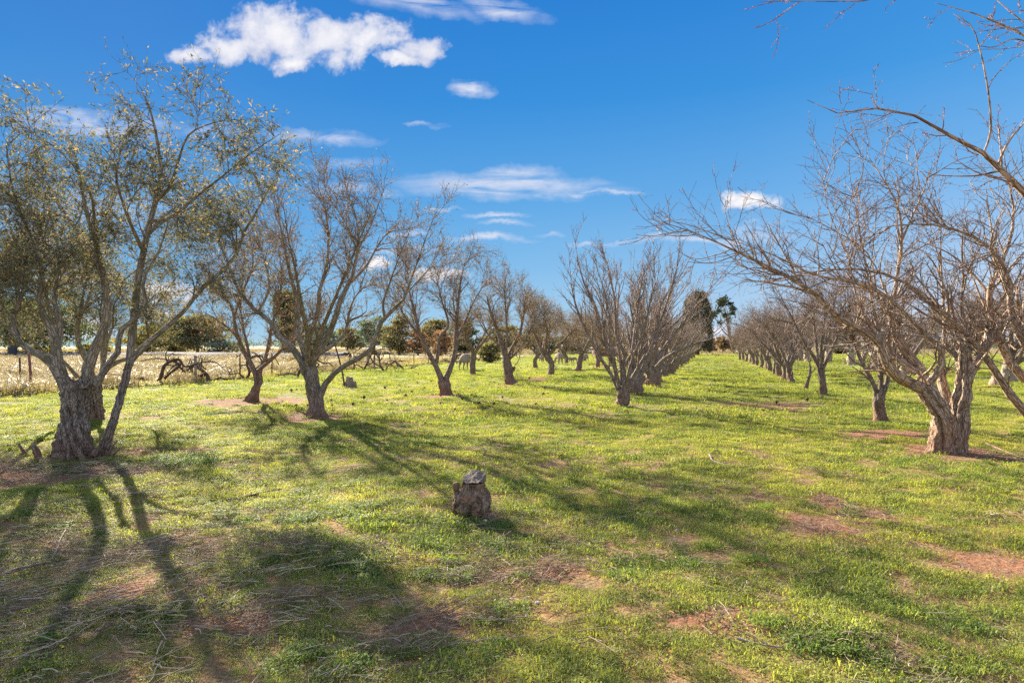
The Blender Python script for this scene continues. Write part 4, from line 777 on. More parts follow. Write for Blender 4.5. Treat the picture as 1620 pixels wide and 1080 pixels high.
BG = [  # column, base row, top row, width px, depth, crown base, material, label, category, options
    (85, 568, 462, 150, 78, .12, 'fol_dark', 'big dark spreading tree behind the railway bank at left', 'tree', {}),
    (20, 566, 470, 110, 84, .2, 'fol_dark', 'dark tree at the left edge behind the black tub', 'tree', {}),
    (150, 568, 545, 60, 80, .05, 'fol_yel', 'low bright yellow green bush right of the big dark tree', 'bush', {}),
    (60, 568, 548, 70, 82, .05, 'fol_yel', 'yellow green scrub under the big dark tree', 'bush', {}),
    (240, 563, 514, 80, 92, .15, 'fol_yel', 'olive yellow tree left of the brown leaved round tree', 'tree', {}),
    (312, 564, 497, 95, 90, .12, 'fol_mid', 'round tree with browned leaves behind the fence corner post', 'tree', {}),
    (272, 564, 520, 60, 96, .10, 'fol_mid', 'dull green tree between the olive yellow and the round brown leaved trees', 'tree', {}),
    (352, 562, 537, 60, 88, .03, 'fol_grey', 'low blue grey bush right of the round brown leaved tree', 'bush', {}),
    (455, 560, 462, 58, 86, .35, 'fol_dark', 'tall eucalypt with a thick dark trunk behind the open grey tree', 'tree', dict(tr=.9)),
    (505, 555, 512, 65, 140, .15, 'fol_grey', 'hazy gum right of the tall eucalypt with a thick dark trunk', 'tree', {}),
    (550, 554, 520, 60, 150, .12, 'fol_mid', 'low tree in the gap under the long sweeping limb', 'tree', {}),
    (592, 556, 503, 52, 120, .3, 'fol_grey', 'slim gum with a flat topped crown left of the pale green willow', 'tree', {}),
    (632, 557, 503, 58, 105, .05, 'fol_mid', 'pale green drooping tree left of the orange brown bushes', 'tree', {}),
    (662, 557, 520, 36, 100, .05, 'fol_orange', 'left of the two orange brown bushes behind the field', 'bush', {}),
    (697, 557, 522, 38, 100, .05, 'fol_orange', 'right of the two orange brown bushes behind the field', 'bush', {}),
    (690, 557, 506, 55, 118, .2, 'fol_mid', 'dull green tree rising behind the orange brown bushes', 'tree', {}),
    (735, 557, 512, 60, 112, .1, 'fol_dark', 'dark tree behind the forked tree and the fence sheep', 'tree', {}),
    (775, 572, 540, 42, 56, .02, 'fol_mid', 'dense green bush on the fence line right of the grazing sheep', 'bush', {}),
    (800, 556, 515, 60, 115, .1, 'fol_mid', 'green tree beyond the field behind the crooked trunk tree', 'tree', {}),
    (850, 556, 520, 60, 118, .1, 'fol_dark', 'dark tree beyond the field behind the dark trunked orchard tree', 'tree', {}),
    (905, 556, 524, 60, 120, .1, 'fol_dark', 'dark tree of the thicket behind the ewe group', 'tree', {}),
    (955, 556, 520, 60, 125, .1, 'fol_dark', 'dark tree behind the low rusty shed', 'tree', {}),
    (1143, 560, 533, 30, 118, .25, 'fol_brown', 'small round brown tree at the end of the grass alley, left of its twin', 'tree', {}),
    (1158, 560, 532, 26, 121, .25, 'fol_brown', 'small round pinkish brown tree at the end of the alley, touching the leaning gum', 'tree', {}),
    (1127, 559, 536, 20, 128, .25, 'fol_brown', 'tiny pale brown tree at the end of the alley next to the cypress', 'tree', {}),
    (1225, 556, 540, 44, 150, .1, 'fol_yel', 'low yellow green bush behind the right row of bare trees', 'bush', {}),
    (1330, 556, 545, 40, 120, .05, 'fol_mid', 'low round green bush in front of the pale field at right', 'bush', {}),
    (1365, 556, 546, 34, 124, .05, 'fol_mid', 'flat green bush right of the white trunked tree', 'bush', {}),
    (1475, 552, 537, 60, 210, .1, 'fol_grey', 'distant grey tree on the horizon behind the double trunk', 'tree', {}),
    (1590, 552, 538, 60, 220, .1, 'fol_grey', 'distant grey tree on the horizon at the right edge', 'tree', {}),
]
for i, (px, pb, pt, wpx, Y, base, mt, lab, cat, op) in enumerate(BG):
    h = (HY-pt)/F*Y+CH; w = wpx/F*Y
    n = int(min(7000, 30*wpx*max(1, (pb-pt)/22)))
    me = bgtree('far_tree', 700+i, h, w, base, n, max(.18, Y/F*4.2), max(.12, Y/F*2.6), M[mt], M['bark_dark'], nl=12, clump=.085, tr_=op.get('tr'))
    place('bush' if cat == 'bush' else 'background_tree', me, ((px-CX)/F*Y, Y, -.05), lab, cat, 'trees and bushes beyond the orchard')
me = bgtree('cypress', 801, 10.2, 4.9, .10, 16000, .32, .18, M['fol_cyp'], M['bark_grey'], shape='column', clump=.05, tr_=.35)
place('cypress_tree', me, ((1103-CX)/F*99, 99, -.05), 'tall dark cypress with a pointed oval crown at the end of the left alley row', 'tree')
me = bgtree('gum', 802, 10.6, 6.6, .50, 1500, .42, .26, M['fol_gum'], M['bark_grey'], nl=4, clump=.045, lean=-.24, tr_=.17)
place('leaning_gum', me, ((1162-CX)/F*112, 112, -.05), 'lone leaning gum with a clumpy dark crown at the end of the alley', 'tree')

# ------------------------------------------------------------------ structures beyond the fence
m, nt = newmat('track_stone'); g = N_(nt, 'ShaderNodeNewGeometry'); f = noise(nt, g.outputs['Position'], 4, 5, .7)
finish(nt, ramp(nt, f, [(.38, (.03, .028, .03)), (.5, (.12, .10, .10)), (.65, (.34, .30, .28))]), .9, f, .8, .1)
rjit = np.random.default_rng(61)
def strip(name, pts_, prof, mat, label, kind='structure'):
    P = np.array(pts_, float); V = []; 
    for k in range(len(P)):
        t = norm(P[min(k+1, len(P)-1)]-P[max(k-1, 0)]); nrm = np.array([-t[1], t[0]])
        for o, z in prof: V.append((P[k][0]+nrm[0]*o, P[k][1]+nrm[1]*o, z+rjit.normal()*.07*(z > .3)))
    q = len(prof); Fq = [(k*q+j, (k+1)*q+j, (k+1)*q+j+1, k*q+j+1) for k in range(len(P)-1) for j in range(q-1)]
    return tag(obj(name, mesh_from(name, [(np.array(V), np.array(Fq), 0, False)], [mat])), label, None, None, kind)
line = [(-220+2*k, 74+.024*k+.3*math.sin(k*.4)) for k in range(101)]
strip('railway_bank', line, [(-3.0, -.2), (-2.3, .35), (-1.7, .55), (-.9, .72), (0, .66), (.9, .74), (1.8, .5), (3.0, -.2)], m, 'dark stone railway bank running behind the dry grass')
m, nt = newmat('pale_track'); g = N_(nt, 'ShaderNodeNewGeometry'); f = noise(nt, g.outputs['Position'], 1.5, 4, .6)
finish(nt, ramp(nt, f, [(.35, (.42, .37, .31)), (.65, (.62, .56, .48))]), .95)
strip('dirt_road', [(x-10, y+13) for x, y in line], [(-3.4, .06), (0, .10), (3.4, .06)], m, 'pale dirt road behind the railway bank')

# steel and wood
def simple(name, c1, c2, sc, rough=.7, metal=0):
    m, nt = newmat(name); tc = N_(nt, 'ShaderNodeTexCoord').outputs['Object']; f = noise(nt, tc, sc, 5, .6); finish(nt, ramp(nt, f, [(.35, c1), (.65, c2)]), rough, f, .4, .01); return m
M['steel'] = simple('black_steel', (.03, .028, .026), (.09, .07, .06), 30)
M['rust'] = simple('rusty_steel', (.12, .045, .03), (.28, .11, .07), 25)
M['wood'] = simple('weathered_wood', (.16, .12, .09), (.36, .29, .22), 30)
M['wire'] = simple('fence_wire', (.20, .18, .17), (.34, .31, .29), 9)
M['plastic'] = simple('black_plastic', (.03, .035, .05), (.06, .07, .09), 10, .5)
def post_mesh(h, r, mat, lean=(0, 0), sides=4):
    P = np.array([[(0, 0, -.25), (lean[0]*.5, lean[1]*.5, h/2), (lean[0], lean[1], h)]]); return mesh_from('post', [tubes(P, np.full((1, 3), r), sides, 0, .04, 1, cap=True)], [mat])
fe = empty('wire_fence', (fence_x(24), 24, 0), 'thin wire fence on dark steel posts along the dry grass at left', 'fence')
posts = [(33, 20.5), (309, 25.9), (318, 27.), (380, 28.6), (430, 31.2), (500, 34.2), (560, 37.5), (600, 41.5), (655, 48.4), (678, 52), (722, 58), (745, 64), (765, 70), (788, 78), (60, 15.6)]
tops = []
for i, (px, Y) in enumerate(posts):
    x = (px-CX)/F*Y if px != 60 else -17.2; h = [1.12, 1.12, 1.05, 1.1, 1.15, 1.1, 1.1][i % 7]; z = gz1(x, Y)
    thick = i in (1,)
    o = obj('post', post_mesh(h+.05*(i % 2), .06 if thick else .032, M['wood'] if thick else M['steel'], (.02*((i*7) % 5-2), 0), 8 if thick else 4), fe, (x-fence_x(24), Y-24, z))
    tops.append((x, Y, z, h))
tops.sort(key=lambda t: t[1])
tops = [(-19.5, 10., 0, 1.1)]+tops
for k in range(5):
    seq = []
    for (x0, y0, z0, h0), (x1, y1, z1, h1) in zip(tops[:-1], tops[1:]):
        for s in range(5):
            t = s/5; seq.append((x0*(1-t)+x1*t-fence_x(24), y0*(1-t)+y1*t-24, (z0*(1-t)+z1*t)+.16+.22*k-.03*math.sin(PI*t)))
    P = np.array([seq]); o = obj('wire', mesh_from('wire', [tubes(P, np.full((1, P.shape[1]), .0035), 4)], [M['wire']]), fe)
x, Yp = (51-CX)/F*20.2, 20.2
o = obj('fence_post', post_mesh(1.27, .04, M['rust'], (-.26, .2), 6), None, (x, Yp, gz1(x, Yp))); tag(o, 'rusty red steel post leaning against the dark fence post at left', 'post')
for i, (px, py, h, ln, lab) in enumerate([(582, 583, 1.05, 0, 'short weathered wooden post among the dead vines, left of its thinner neighbour'), (592, 584, 1.15, .02, 'thin weathered wooden post among the dead vines, right of the stouter one')]):
    x, Yp = G(px, py); tag(obj('wooden_post', post_mesh(h, .09-.03*i, M['wood'], (ln, 0), 9), None, (x, Yp, gz1(x, Yp))), lab, 'post')
# dark tub on legs beyond the fence
tb = empty('feed_tub', ((20-CX)/F*70, 70, 0), 'small black tub on splayed legs beyond the fence at the left edge', 'tub')
a = np.linspace(0, 2*PI, 20, endpoint=False); V = []
for rr_, z in ((.36, .45), (.46, 1.3), (.50, 1.42), (.42, 1.42), (.38, .6)): V += [(rr_*math.cos(t), rr_*math.sin(t), z) for t in a]
j = np.arange(20); j2 = (j+1) % 20; Fq = np.concatenate([np.stack([b*20+j, b*20+j2, b*20+20+j2, b*20+20+j], -1) for b in range(4)])
obj('tub', mesh_from('tub', [(np.array(V), Fq, 0, True)], [M['plastic']]), tb)
for sx, sy in ((-1, -1), (1, -1), (-1, 1), (1, 1)):
    obj('leg', mesh_from('leg', [tubes(np.array([[(sx*.26, sy*.26, .5), (sx*.36, sy*.36, .25), (sx*.44, sy*.44, 0)]]), np.full((1, 3), .05), 6)], [M['plastic']]), tb)
# low rusty shed and distant farm building
M['shedwall'] = simple('brick_red_wall', (.20, .09, .07), (.30, .15, .11), 3)
M['shedroof'] = simple('rusty_roof', (.28, .16, .12), (.40, .26, .2), 2)
M['palewall'] = simple('pale_wall', (.52, .52, .52), (.68, .67, .65), 1)
M['darkin'] = simple('dark_opening', (.03, .03, .03), (.05, .05, .05), 3)
def shed(x, y, w, d, h, rf, wallm, roofm, label, name):
    e = empty(name, (x, y, 0), label, 'shed')
    obj('wall', mesh_from('wall', [boxm(-w/2, w/2, -d/2, d/2, -.1, h)], [wallm]), e)
    V = np.array([(-w/2-.3, -d/2-.3, h), (w/2+.3, -d/2-.3, h), (w/2+.3, d/2+.3, h), (-w/2-.3, d/2+.3, h), (-w/2-.3, 0, h+rf), (w/2+.3, 0, h+rf)])
    obj('roof', mesh_from('roof', [(V, np.array([(0, 1, 5, 4), (2, 3, 4, 5)]), 0, False), (V, np.array([(0, 4, 3), (1, 2, 5)]), 0, False), (V-np.array([0, 0, .002]), np.array([(3, 2, 1, 0)]), 0, False)], [roofm]), e)
    for k in range(3):
        xx = -w/2+w*(k+.5)/3; obj('opening', mesh_from('opening', [boxm(xx-w*.08, xx+w*.08, -d/2-.03, -d/2+.05, .3, h*.8)], [M['darkin']]), e)
shed((965-CX)/F*88, 88, 4.6, 3, 1.15, .25, M['shedwall'], M['shedroof'], 'low brick red shed with a flat rusty roof behind the rightmost sheep', 'farm_shed')
shed((920-CX)/F*150, 150, 9, 6, 3.2, .9, M['palewall'], M['palewall'], 'small white farm building glimpsed behind the ewe group', 'farm_building')
shed((1175-CX)/F*330, 330, 46, 12, 3.5, 2.2, M['palewall'], M['palewall'], 'long pale low building on the horizon at the end of the alley', 'farm_building')
# horizon tree line
me = []
rng = np.random.default_rng(77)
for k in range(150):
    x = -700+k*10+rng.normal()*5; y = 520+rng.normal()*30; h = rng.uniform(5, 11)
    me.append(flame(rng, 110, np.array([[x, y, h*.45]])+rng.normal(size=(5, 3))*np.array([7, 3, h*.12]), np.array([4., 2, h*.2]), 1.8, 1.1, 0))
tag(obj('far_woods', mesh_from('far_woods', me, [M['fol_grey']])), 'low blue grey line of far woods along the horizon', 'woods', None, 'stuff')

# ------------------------------------------------------------------ gnarled dead vines along the fence
def vine(seed, L, h, nb=7, r0=.07):
    rng = np.random.default_rng(seed)
    s = 1 if rng.uniform() < .6 else -1
    main = [(0, 0, -.05), (s*.12*L, .03, h*.35), (s*.22*L, -.05, h*.75), (s*.42*L, .1, h*.95), (s*.62*L, .0, h*.75), (s*.85*L, -.08, h*.9), (s*L, 0, h*.55)]
    m2 = [(s*.12*L, .03, h*.3), (s*.30*L, .1, h*.42), (s*.42*L, .2, h*.7), (s*.25*L, .25, h*1.05), (-s*.05*L, .2, h*1.1), (-s*.30*L, .1, h*.9)]
    m3 = [(0, 0, h*.1), (-s*.2*L, -.1, h*.25), (-s*.42*L, 0, h*.15), (-s*.6*L, .1, h*.3)]
    jit = lambda m: [np.array(p)+rng.normal(size=3)*.07*np.array([1, 1, .8]) for p in m]
    LP, LR = stack([(jit(main), [r0, r0*.9, r0*.8, r0*.7, r0*.55, r0*.45, r0*.25]), (jit(m2), [r0*.8, r0*.7, r0*.6, r0*.5, r0*.35, r0*.2]), (jit(m3), [r0*.7, r0*.5, r0*.4, r0*.2])], 22)
    parts = [tubes(LP, LR, 9, 0, .22, seed, cap=True)]
    lv = grow_crown(rng, LP, LR, [dict(n=nb*2, ang=(30, 80), L=.7*L/1.5, K=8, up=.15, wig=.22, rmin=.012, curl=.8, t0=.2), dict(n=nb*7, ang=(30, 70), L=.4, K=6, up=.1, wig=.2, rmin=.006, mix=1)])
    parts.append(tubes(lv[1][0], lv[1][1], 6, 0, .15, seed)); tw = tubes(lv[2][0], lv[2][1], 4)
    return mesh_from('grapevine', parts+[tw], [M['bark_dark']])
GV = 'gnarled dead grapevines along the wire fence'
vl = [(246, 608, 1.9, .95, 'thick S shaped dead grapevine left of the twin fence posts'), (332, 604, 1.7, .75, 'low arching dead grapevine right of the twin fence posts'), (388, 601, 1.5, 1.1, 'upright tangled dead grapevine behind the small leaning tree'),
      (470, 598, 1.8, .8, 'sprawling dead grapevine behind the open grey tree trunk'), (575, 588, 1.6, 1.2, 'dark dead grapevine climbing beside the wooden posts'), (607, 588, 1.7, 1.2, 'tallest dead grapevine, forking up right of the wooden posts'), (640, 585, 1.5, .5, 'collapsed dead grapevine lying right of the wooden posts'),
      (175, 613, 1.8, .5, 'flat dead grapevine lying between the big left olive and its slim stem')]
for i, (px, py, L, h, lab) in enumerate(vl):
    x, y = G(px, py); tag(obj('grapevine', vine(900+i, L, h, r0=.075 if i < 2 else .06), None, (x, y, gz1(x, y))), lab, 'grapevine', GV)
va = vine(950, 1.6, .9); va2 = vine(951, 1.5, .8)
for i, Y in enumerate([53, 57, 61, 66, 72, 78]):
    o = tag(obj('grapevine', (va, va2)[i % 2], None, (fence_x(Y)+1.2, Y, 0)), 'dark dead grapevine of the far fence line, seen between trunks near the ewe group', 'grapevine', 'far dead grapevines near the ewe group'); o.rotation_euler.z = rr.uniform(0, 6)
# brush of fallen prunings along the fence foot
rng = np.random.default_rng(15); n = 260; y = rng.uniform(17, 60, n); x = fence_x(y)+rng.uniform(-.5, .9, n); x, y = x, y
b = np.stack([x, y, gz(x, y)+.05], -1); d = norm(rng.normal(size=(n, 3))*np.array([1, .7, .18])); L = rng.uniform(.3, 1.3, n)
P = b[:, None]+d[:, None]*(np.linspace(-.5, .5, 6)[None, :, None]*L[:, None, None])+rng.normal(size=(n, 6, 3))*.03; P[..., 2] = np.maximum(P[..., 2], .02)
tag(obj('fallen_prunings', mesh_from('fallen_prunings', [tubes(P, np.full((n, 6), .011)*rng.uniform(.5, 1.8, (n, 1)), 5)], [M['bark_dark']])), 'dark tangle of fallen prunings lying along the foot of the fence', 'brushwood', None, 'stuff')

# ------------------------------------------------------------------ stumps
m, nt = newmat('weathered_stump'); v = attr(nt, 'bk'); g = N_(nt, 'ShaderNodeNewGeometry'); tc = N_(nt, 'ShaderNodeTexCoord').outputs['Object']
a1 = noise(nt, v, 38, 6, .7, 1.); a2 = noise(nt, tc, 9, 4, .6); a3 = noise(nt, tc, 60, 3, .6)
c = ramp(nt, a1, [(.32, (.03, .018, .013)), (.46, (.17, .105, .07)), (.58, (.38, .26, .18)), (.75, (.60, .47, .36))])
c = mixc(nt, ramp(nt, a2, [(.50, (0,)*3), (.66, (.6,)*3)]), c, (.38, .18, .08)); c = mixc(nt, .5, c, ramp(nt, a3, [(.3, (.4,)*3), (.7, (1.,)*3)]), 'MULTIPLY')
finish(nt, c, .9, mth(nt, 'ADD', a1, mth(nt, 'MULTIPLY', a3, .4)), 1., .015); M['stump'] = m
m, nt = newmat('grey_cut_wood'); tc = N_(nt, 'ShaderNodeTexCoord').outputs['Object']; mp = N_(nt, 'ShaderNodeMapping'); mp.inputs['Scale'].default_value = (1, 5, 5); nt.links.new(tc, mp.inputs[0])
a1 = noise(nt, mp.outputs[0], 22, 5, .6, .6)
finish(nt, ramp(nt, a1, [(.3, (.045, .03, .022)), (.46, (.19, .14, .105)), (.68, (.40, .315, .25))]), .9, a1, .7, .008); M['cutwood'] = m
def main_stump():
    Y = 5.60; x0 = (746-CX)/F*Y; z0 = gz1(x0, Y)-.02
    e = empty('tree_stump', (x0, Y, z0), 'split weathered stump with a grey slanted top standing alone in the foreground grass', 'stump', None, 0, .95)
    sides, rings = 72, 60; a = np.linspace(0, 2*PI, sides, endpoint=False); zz = np.linspace(0, 1, rings)[:, None]
    H = .335; prof = np.interp(zz[:, 0], [0, .08, .3, .55, .68, .76, .84, 1], [.180, .160, .168, .172, .158, .120, .104, .102])[:, None]
    w1 = .7*np.sin(zz*4+2)+.4*np.sin(zz*9)
    cr = 1-np.abs(np.sin(a*2.5+zz*1.2+w1))*2; cr2 = 1-np.abs(np.sin(a*5.5-zz*2.5+w1*1.3))*2
    X = np.stack([np.cos(a)+zz*0, np.sin(a)+zz*0, zz*2+a*0], -1)
    low = np.clip((.86-zz)*5, .15, 1)
    r = prof*(1-low*(.20*np.clip(cr, 0, 1)**1.5+.10*np.clip(cr2, 0, 1))+low*.10*vnoise(X*1.6, 5)+.07*vnoise(X*4.5, 6)+.045*vnoise(X*11, 7)+.025*vnoise(X*24, 8))
    for c0, wd_, dp in ((-PI/2+.12, .08, .38), (-PI/2+.75, .06, .25), (-PI/2-.7, .07, .22)):   # deep splits from the ground up
        da = np.abs((a-c0+.25*np.sin(zz*6)+PI) % (2*PI)-PI); r = r*(1-dp*np.exp(-(da/wd_)**2)*np.clip(1.25-zz*1.9, 0, 1))
    Vx = r*np.cos(a)*1.04; Vy = r*np.sin(a)*.92; Vz = zz*H+a*0
    V = np.stack([Vx+.018*zz, Vy, Vz], -1).reshape(-1, 3); j = np.arange(sides); j2 = (j+1) % sides; b = (np.arange(rings-1)*sides)[:, None]
    Fq = np.stack([b+j, b+j2, b+sides+j2, b+sides+j], -1).reshape(-1, 4)
    bk = np.stack([r*np.cos(a), r*np.sin(a), zz*.06+a*0], -1).reshape(-1, 3)
    obj('stump_body', mesh_from('stump_body', [(V, Fq, 0, True, bk)], [M['stump']]), e)
    # greyed cap left by the slanting saw cut, parted from the neck by a crack along the front
    n = 56; a = np.linspace(0, 2*PI, n, endpoint=False); rb = .104*(1+.10*np.sin(3*a+1)+.06*np.sin(5*a)+.035*np.sin(11*a+2))
    cut = lambda x_, y_: H+.052+.32*x_+.50*y_+np.where(x_ > .045+.3*y_, -.012, 0.)
    rings_ = []
    for k, (q, f) in enumerate(((.90, 0), (.99, .05), (1.01, .3), (1.0, .75), (.97, 1), (.80, 1), (.55, 1), (.28, 1))):
        x_ = rb*q*np.cos(a); y_ = rb*q*np.sin(a)*.95; z0_ = H+.004; zt = np.maximum(cut(x_, y_), H+.014); rings_.append(np.stack([x_+.018, y_, z0_*(1-f)+zt*f+(.004 if 0 < k < 4 else 0)], -1))
    V = np.vstack(rings_+[[(.018, 0, H+.054)]]); nz = np.stack([vnoise(V*34, 3), vnoise(V*34, 4), 1.3*vnoise(V*26, 5)+.7*vnoise(V*90, 6)], -1)*.0075; V = V+nz
    j = np.arange(n); j2 = (j+1) % n; K_ = len(rings_); Fq = np.concatenate([np.stack([k*n+j, k*n+j2, k*n+n+j2, k*n+n+j], -1) for k in range(K_-1)]); t1 = np.stack([(K_-1)*n+j, (K_-1)*n+j2, np.full(n, K_*n)], -1)
    obj('stump_top', mesh_from('stump_top', [(V, Fq, 0, False), (V, t1, 0, False)], [M['cutwood']]), e)
    P, R_ = resample([(-.125, -.02, .20), (-.138, -.03, .26), (-.145, -.03, .325), (-.147, -.03, .34)], [.04, .024, .030, .018], 16)
    obj('stump_knob', mesh_from('stump_knob', [tubes(P[None], R_[None], 14, 0, .35, 3, cap=True)], [M['stump']]), e)
    P, R_ = resample([(.115, -.02, .18), (.128, -.02, .25), (.120, -.02, .285)], [.05, .034, .018], 14)
    obj('stump_knob', mesh_from('stump_knob', [tubes(P[None], R_[None], 14, 0, .3, 5, cap=True)], [M['stump']]), e)
main_stump()
x, Yp = G(553, 612.5); e = empty('tree_stump', (x, Yp, gz1(x, Yp)), 'small low cut stump with a thin dead stick, under the long sweeping limb', 'stump')
obj('stump_body', mesh_from('stump', loft([(0, 0, -.05), (0, 0, .2), (0.01, 0, .36)], [.14, .13, .125], 20, 26, 0, 7, .25, .3, .1, .2, .08, 3), [M['wood']]), e)
obj('stump_body', mesh_from('stump', loft([(.14, .05, -.05), (.15, .05, .12), (.15, .05, .2)], [.09, .08, .07], 14, 20, 0, 6, .25, .3, .1, .2, .08, 4), [M['wood']]), e)
P, R_ = resample([(-.05, 0, .0), (-.2, .1, .7), (-.42, .2, 1.4), (-.55, .2, 2.0)], [.035, .03, .028, .012], 14)
tag(obj('dead_branch', mesh_from('dead_branch', [tubes(P[None], R_[None], 8, 0, .15, 1, cap=True)], [M['bark_dark']]), None, (x-.1, Yp-.1, gz1(x, Yp))), 'thin dead stick standing up from the small low stump', 'stick')
# cut white stump ends among the right rows
for i, (px, py, r, h, lab) in enumerate([(1578, 612, .22, .35, 'pale cut stump behind the thick diagonal limb at right'), (1258, 569, .5, .55, 'orange earthy stump mound by the broad pale trunk')]):
    x, Yp = G(px, py); tag(obj('tree_stump', mesh_from('stump', loft([(0, 0, -.05), (0, 0, h*.6), (.02, 0, h)], [r, r*.9, r*.7], 20, 26, 0, 6, .2, .4, .15, .3, .1, 9+i), [M['bark_white'] if i == 0 else M['stump']]), None, (x, Yp, gz1(x, Yp))), lab, 'stump')

# ------------------------------------------------------------------ sticks, stones, droppings
def stick(pts_, r, label, mat='wood', branches=()):
    P0 = np.array([(*G(px, py), 0) for px, py in pts_]); P0[:, 2] = gz(P0[:, 0], P0[:, 1])+r*.8+.012
    o0 = P0[0].copy(); ls = [(P0-o0, np.linspace(r, r*.45, len(P0)))]
    for bp in branches:
        Q = np.array([(*G(px, py), 0) for px, py in bp]); Q[:, 2] = gz(Q[:, 0], Q[:, 1])+r+.02*np.arange(len(Q)); ls.append((Q-o0, np.linspace(r*.7, r*.3, len(Q))))
    LP, LR = stack(ls, 18); tag(obj('fallen_branch', mesh_from('fallen_branch', [tubes(LP, LR, 9, 0, .18, 5, cap=True)], [M[mat]]), None, tuple(o0)), label, 'branch')
stick([(3, 905), (30, 895), (62, 889), (88, 882)], .013, 'grey forked fallen branch at the left edge of the foreground', branches=[[(80, 884), (90, 868), (98, 852), (104, 846)]])
stick([(358, 789), (385, 785), (415, 779), (446, 775)], .014, 'dark straight fallen branch on the shaded grass right of the big left olive', 'bark_dark')
stick([(606, 866), (614, 876), (622, 888)], .012, 'short dark piece of stick below and left of the foreground stump', 'bark_dark')
stick([(1122, 726), (1135, 738), (1165, 744), (1198, 741)], .012, 'thin curved fallen twig on the shadow band in front of the alley')
stick([(1557, 703), (1580, 712), (1600, 722), (1618, 730)], .016, 'pale straight stick lying right of the double trunk', 'bark_white')
stick([(1166, 1030), (1200, 1038), (1240, 1042)], .008, 'grey dry stalk lying near the bottom right of the grass', 'wood')
def stone(px, py, r, col, label, seed):
    n, k = 12, 8; a = np.linspace(0, 2*PI, n, endpoint=False); V = []
    for i in range(k):
        t = PI*i/(k-1); V += [(math.sin(t)*math.cos(q), math.sin(t)*math.sin(q)*.8, math.cos(t)*.6) for q in a]
    V = np.array(V); V = V*(1+.25*vnoise(V*1.7+seed, seed)[:, None])*r; j = np.arange(n); j2 = (j+1) % n
    Fq = np.concatenate([np.stack([b*n+j, b*n+n+j, b*n+n+j2, b*n+j2], -1) for b in range(k-1)])
    x, y = G(px, py); tag(obj('stone', mesh_from('stone', [(V, Fq, 0, True)], [simple('stone_'+str(seed), col, tuple(min(1, c*1.5) for c in col), 40)]), None, (x, y, gz1(x, y)+r*.35)), label, 'stone')
stone(767, 823, .024, (.62, .52, .40), 'small cream pebble touching the right foot of the foreground stump', 1)
stone(625, 832, .020, (.38, .12, .07), 'small orange red clod left of the foreground stump', 2)
stone(1073, 849, .026, (.20, .13, .12), 'dark reddish clod right of the foreground stump', 3)
stone(108, 1017, .028, (.28, .19, .14), 'brown clod near the bottom left corner', 4)
stone(850, 957, .012, (.55, .55, .66), 'tiny bluish white pebble below the foreground stump', 5)
rng = np.random.default_rng(33); n = 420; y = rng.uniform(14, 60, n); x = rng.uniform(-.35, .75, n)*y; k = dryzone(x, y) < .3; x, y = x[k], y[k]
c = np.stack([x, y, gz(x, y)+.05], -1); parts = []
oc = np.array([(1, 0, 0), (0, 1, 0), (-1, 0, 0), (0, -1, 0), (0, 0, 1), (0, 0, -1)], float)*.045; of = np.array([(0, 1, 4), (1, 2, 4), (2, 3, 4), (3, 0, 4), (1, 0, 5), (2, 1, 5), (3, 2, 5), (0, 3, 5)])
sc_ = rng.uniform(.4, 1.3, len(x)); V = (c[:, None]+oc[None]*sc_[:, None, None]*rng.uniform(.6, 1.4, (len(x), 6, 1))).reshape(-1, 3); Fq = (np.arange(len(x))*6)[:, None, None]+of[None]
tag(obj('droppings', mesh_from('droppings', [(V, Fq.reshape(-1, 3), 0, True)], [M['bark_dark']])), 'dark sheep droppings and clods scattered over the grass', 'droppings', None, 'stuff')

# ------------------------------------------------------------------ sheep
m, nt = newmat('wool'); tc = N_(nt, 'ShaderNodeTexCoord').outputs['Object']; f = noise(nt, tc, 22, 5, .7); f2 = noise(nt, tc, 3, 3)
cc = ramp(nt, f, [(.3, (.16, .115, .08)), (.5, (.33, .25, .18)), (.7, (.50, .41, .31))]); sp_ = N_(nt, 'ShaderNodeSeparateXYZ'); nt.links.new(tc, sp_.inputs[0])
cc = mixc(nt, ramp(nt, f2, [(.5, (0,)*3), (.7, (.5,)*3)]), cc, (.38, .27, .18)); finish(nt, cc, .95, f, 1., .04); M['wool'] = m
M['face'] = simple('sheep_skin', (.40, .31, .24), (.55, .45, .36), 20)
M['hoof'] = simple('hoof', (.05, .04, .035), (.10, .08, .07), 20)
def skin(name, verts, edges, radii, sub=2, mat=None, dis=0):
    me = bpy.data.meshes.new(name); me.from_pydata(verts, edges, []); me.materials.append(mat)
    o = bpy.data.objects.new(name, me); COL.objects.link(o)
    s = o.modifiers.new('skin', 'SKIN'); s.use_smooth_shade = True
    for i, r in enumerate(radii):
        me.skin_vertices[0].data[i].radius = r if isinstance(r, tuple) else (r, r)
    me.skin_vertices[0].data[0].use_root = True
    u = o.modifiers.new('sub', 'SUBSURF'); u.levels = u.render_levels = sub
    if dis:
        t = bpy.data.textures.new('wooltex', 'CLOUDS'); t.noise_scale = .09; d = o.modifiers.new('d', 'DISPLACE'); d.texture = t; d.strength = dis; d.mid_level = .5
    dg = bpy.context.evaluated_depsgraph_get(); m2 = bpy.data.meshes.new_from_object(o.evaluated_get(dg)); bpy.data.objects.remove(o); 
    for p in m2.polygons: p.use_smooth = True
    return m2
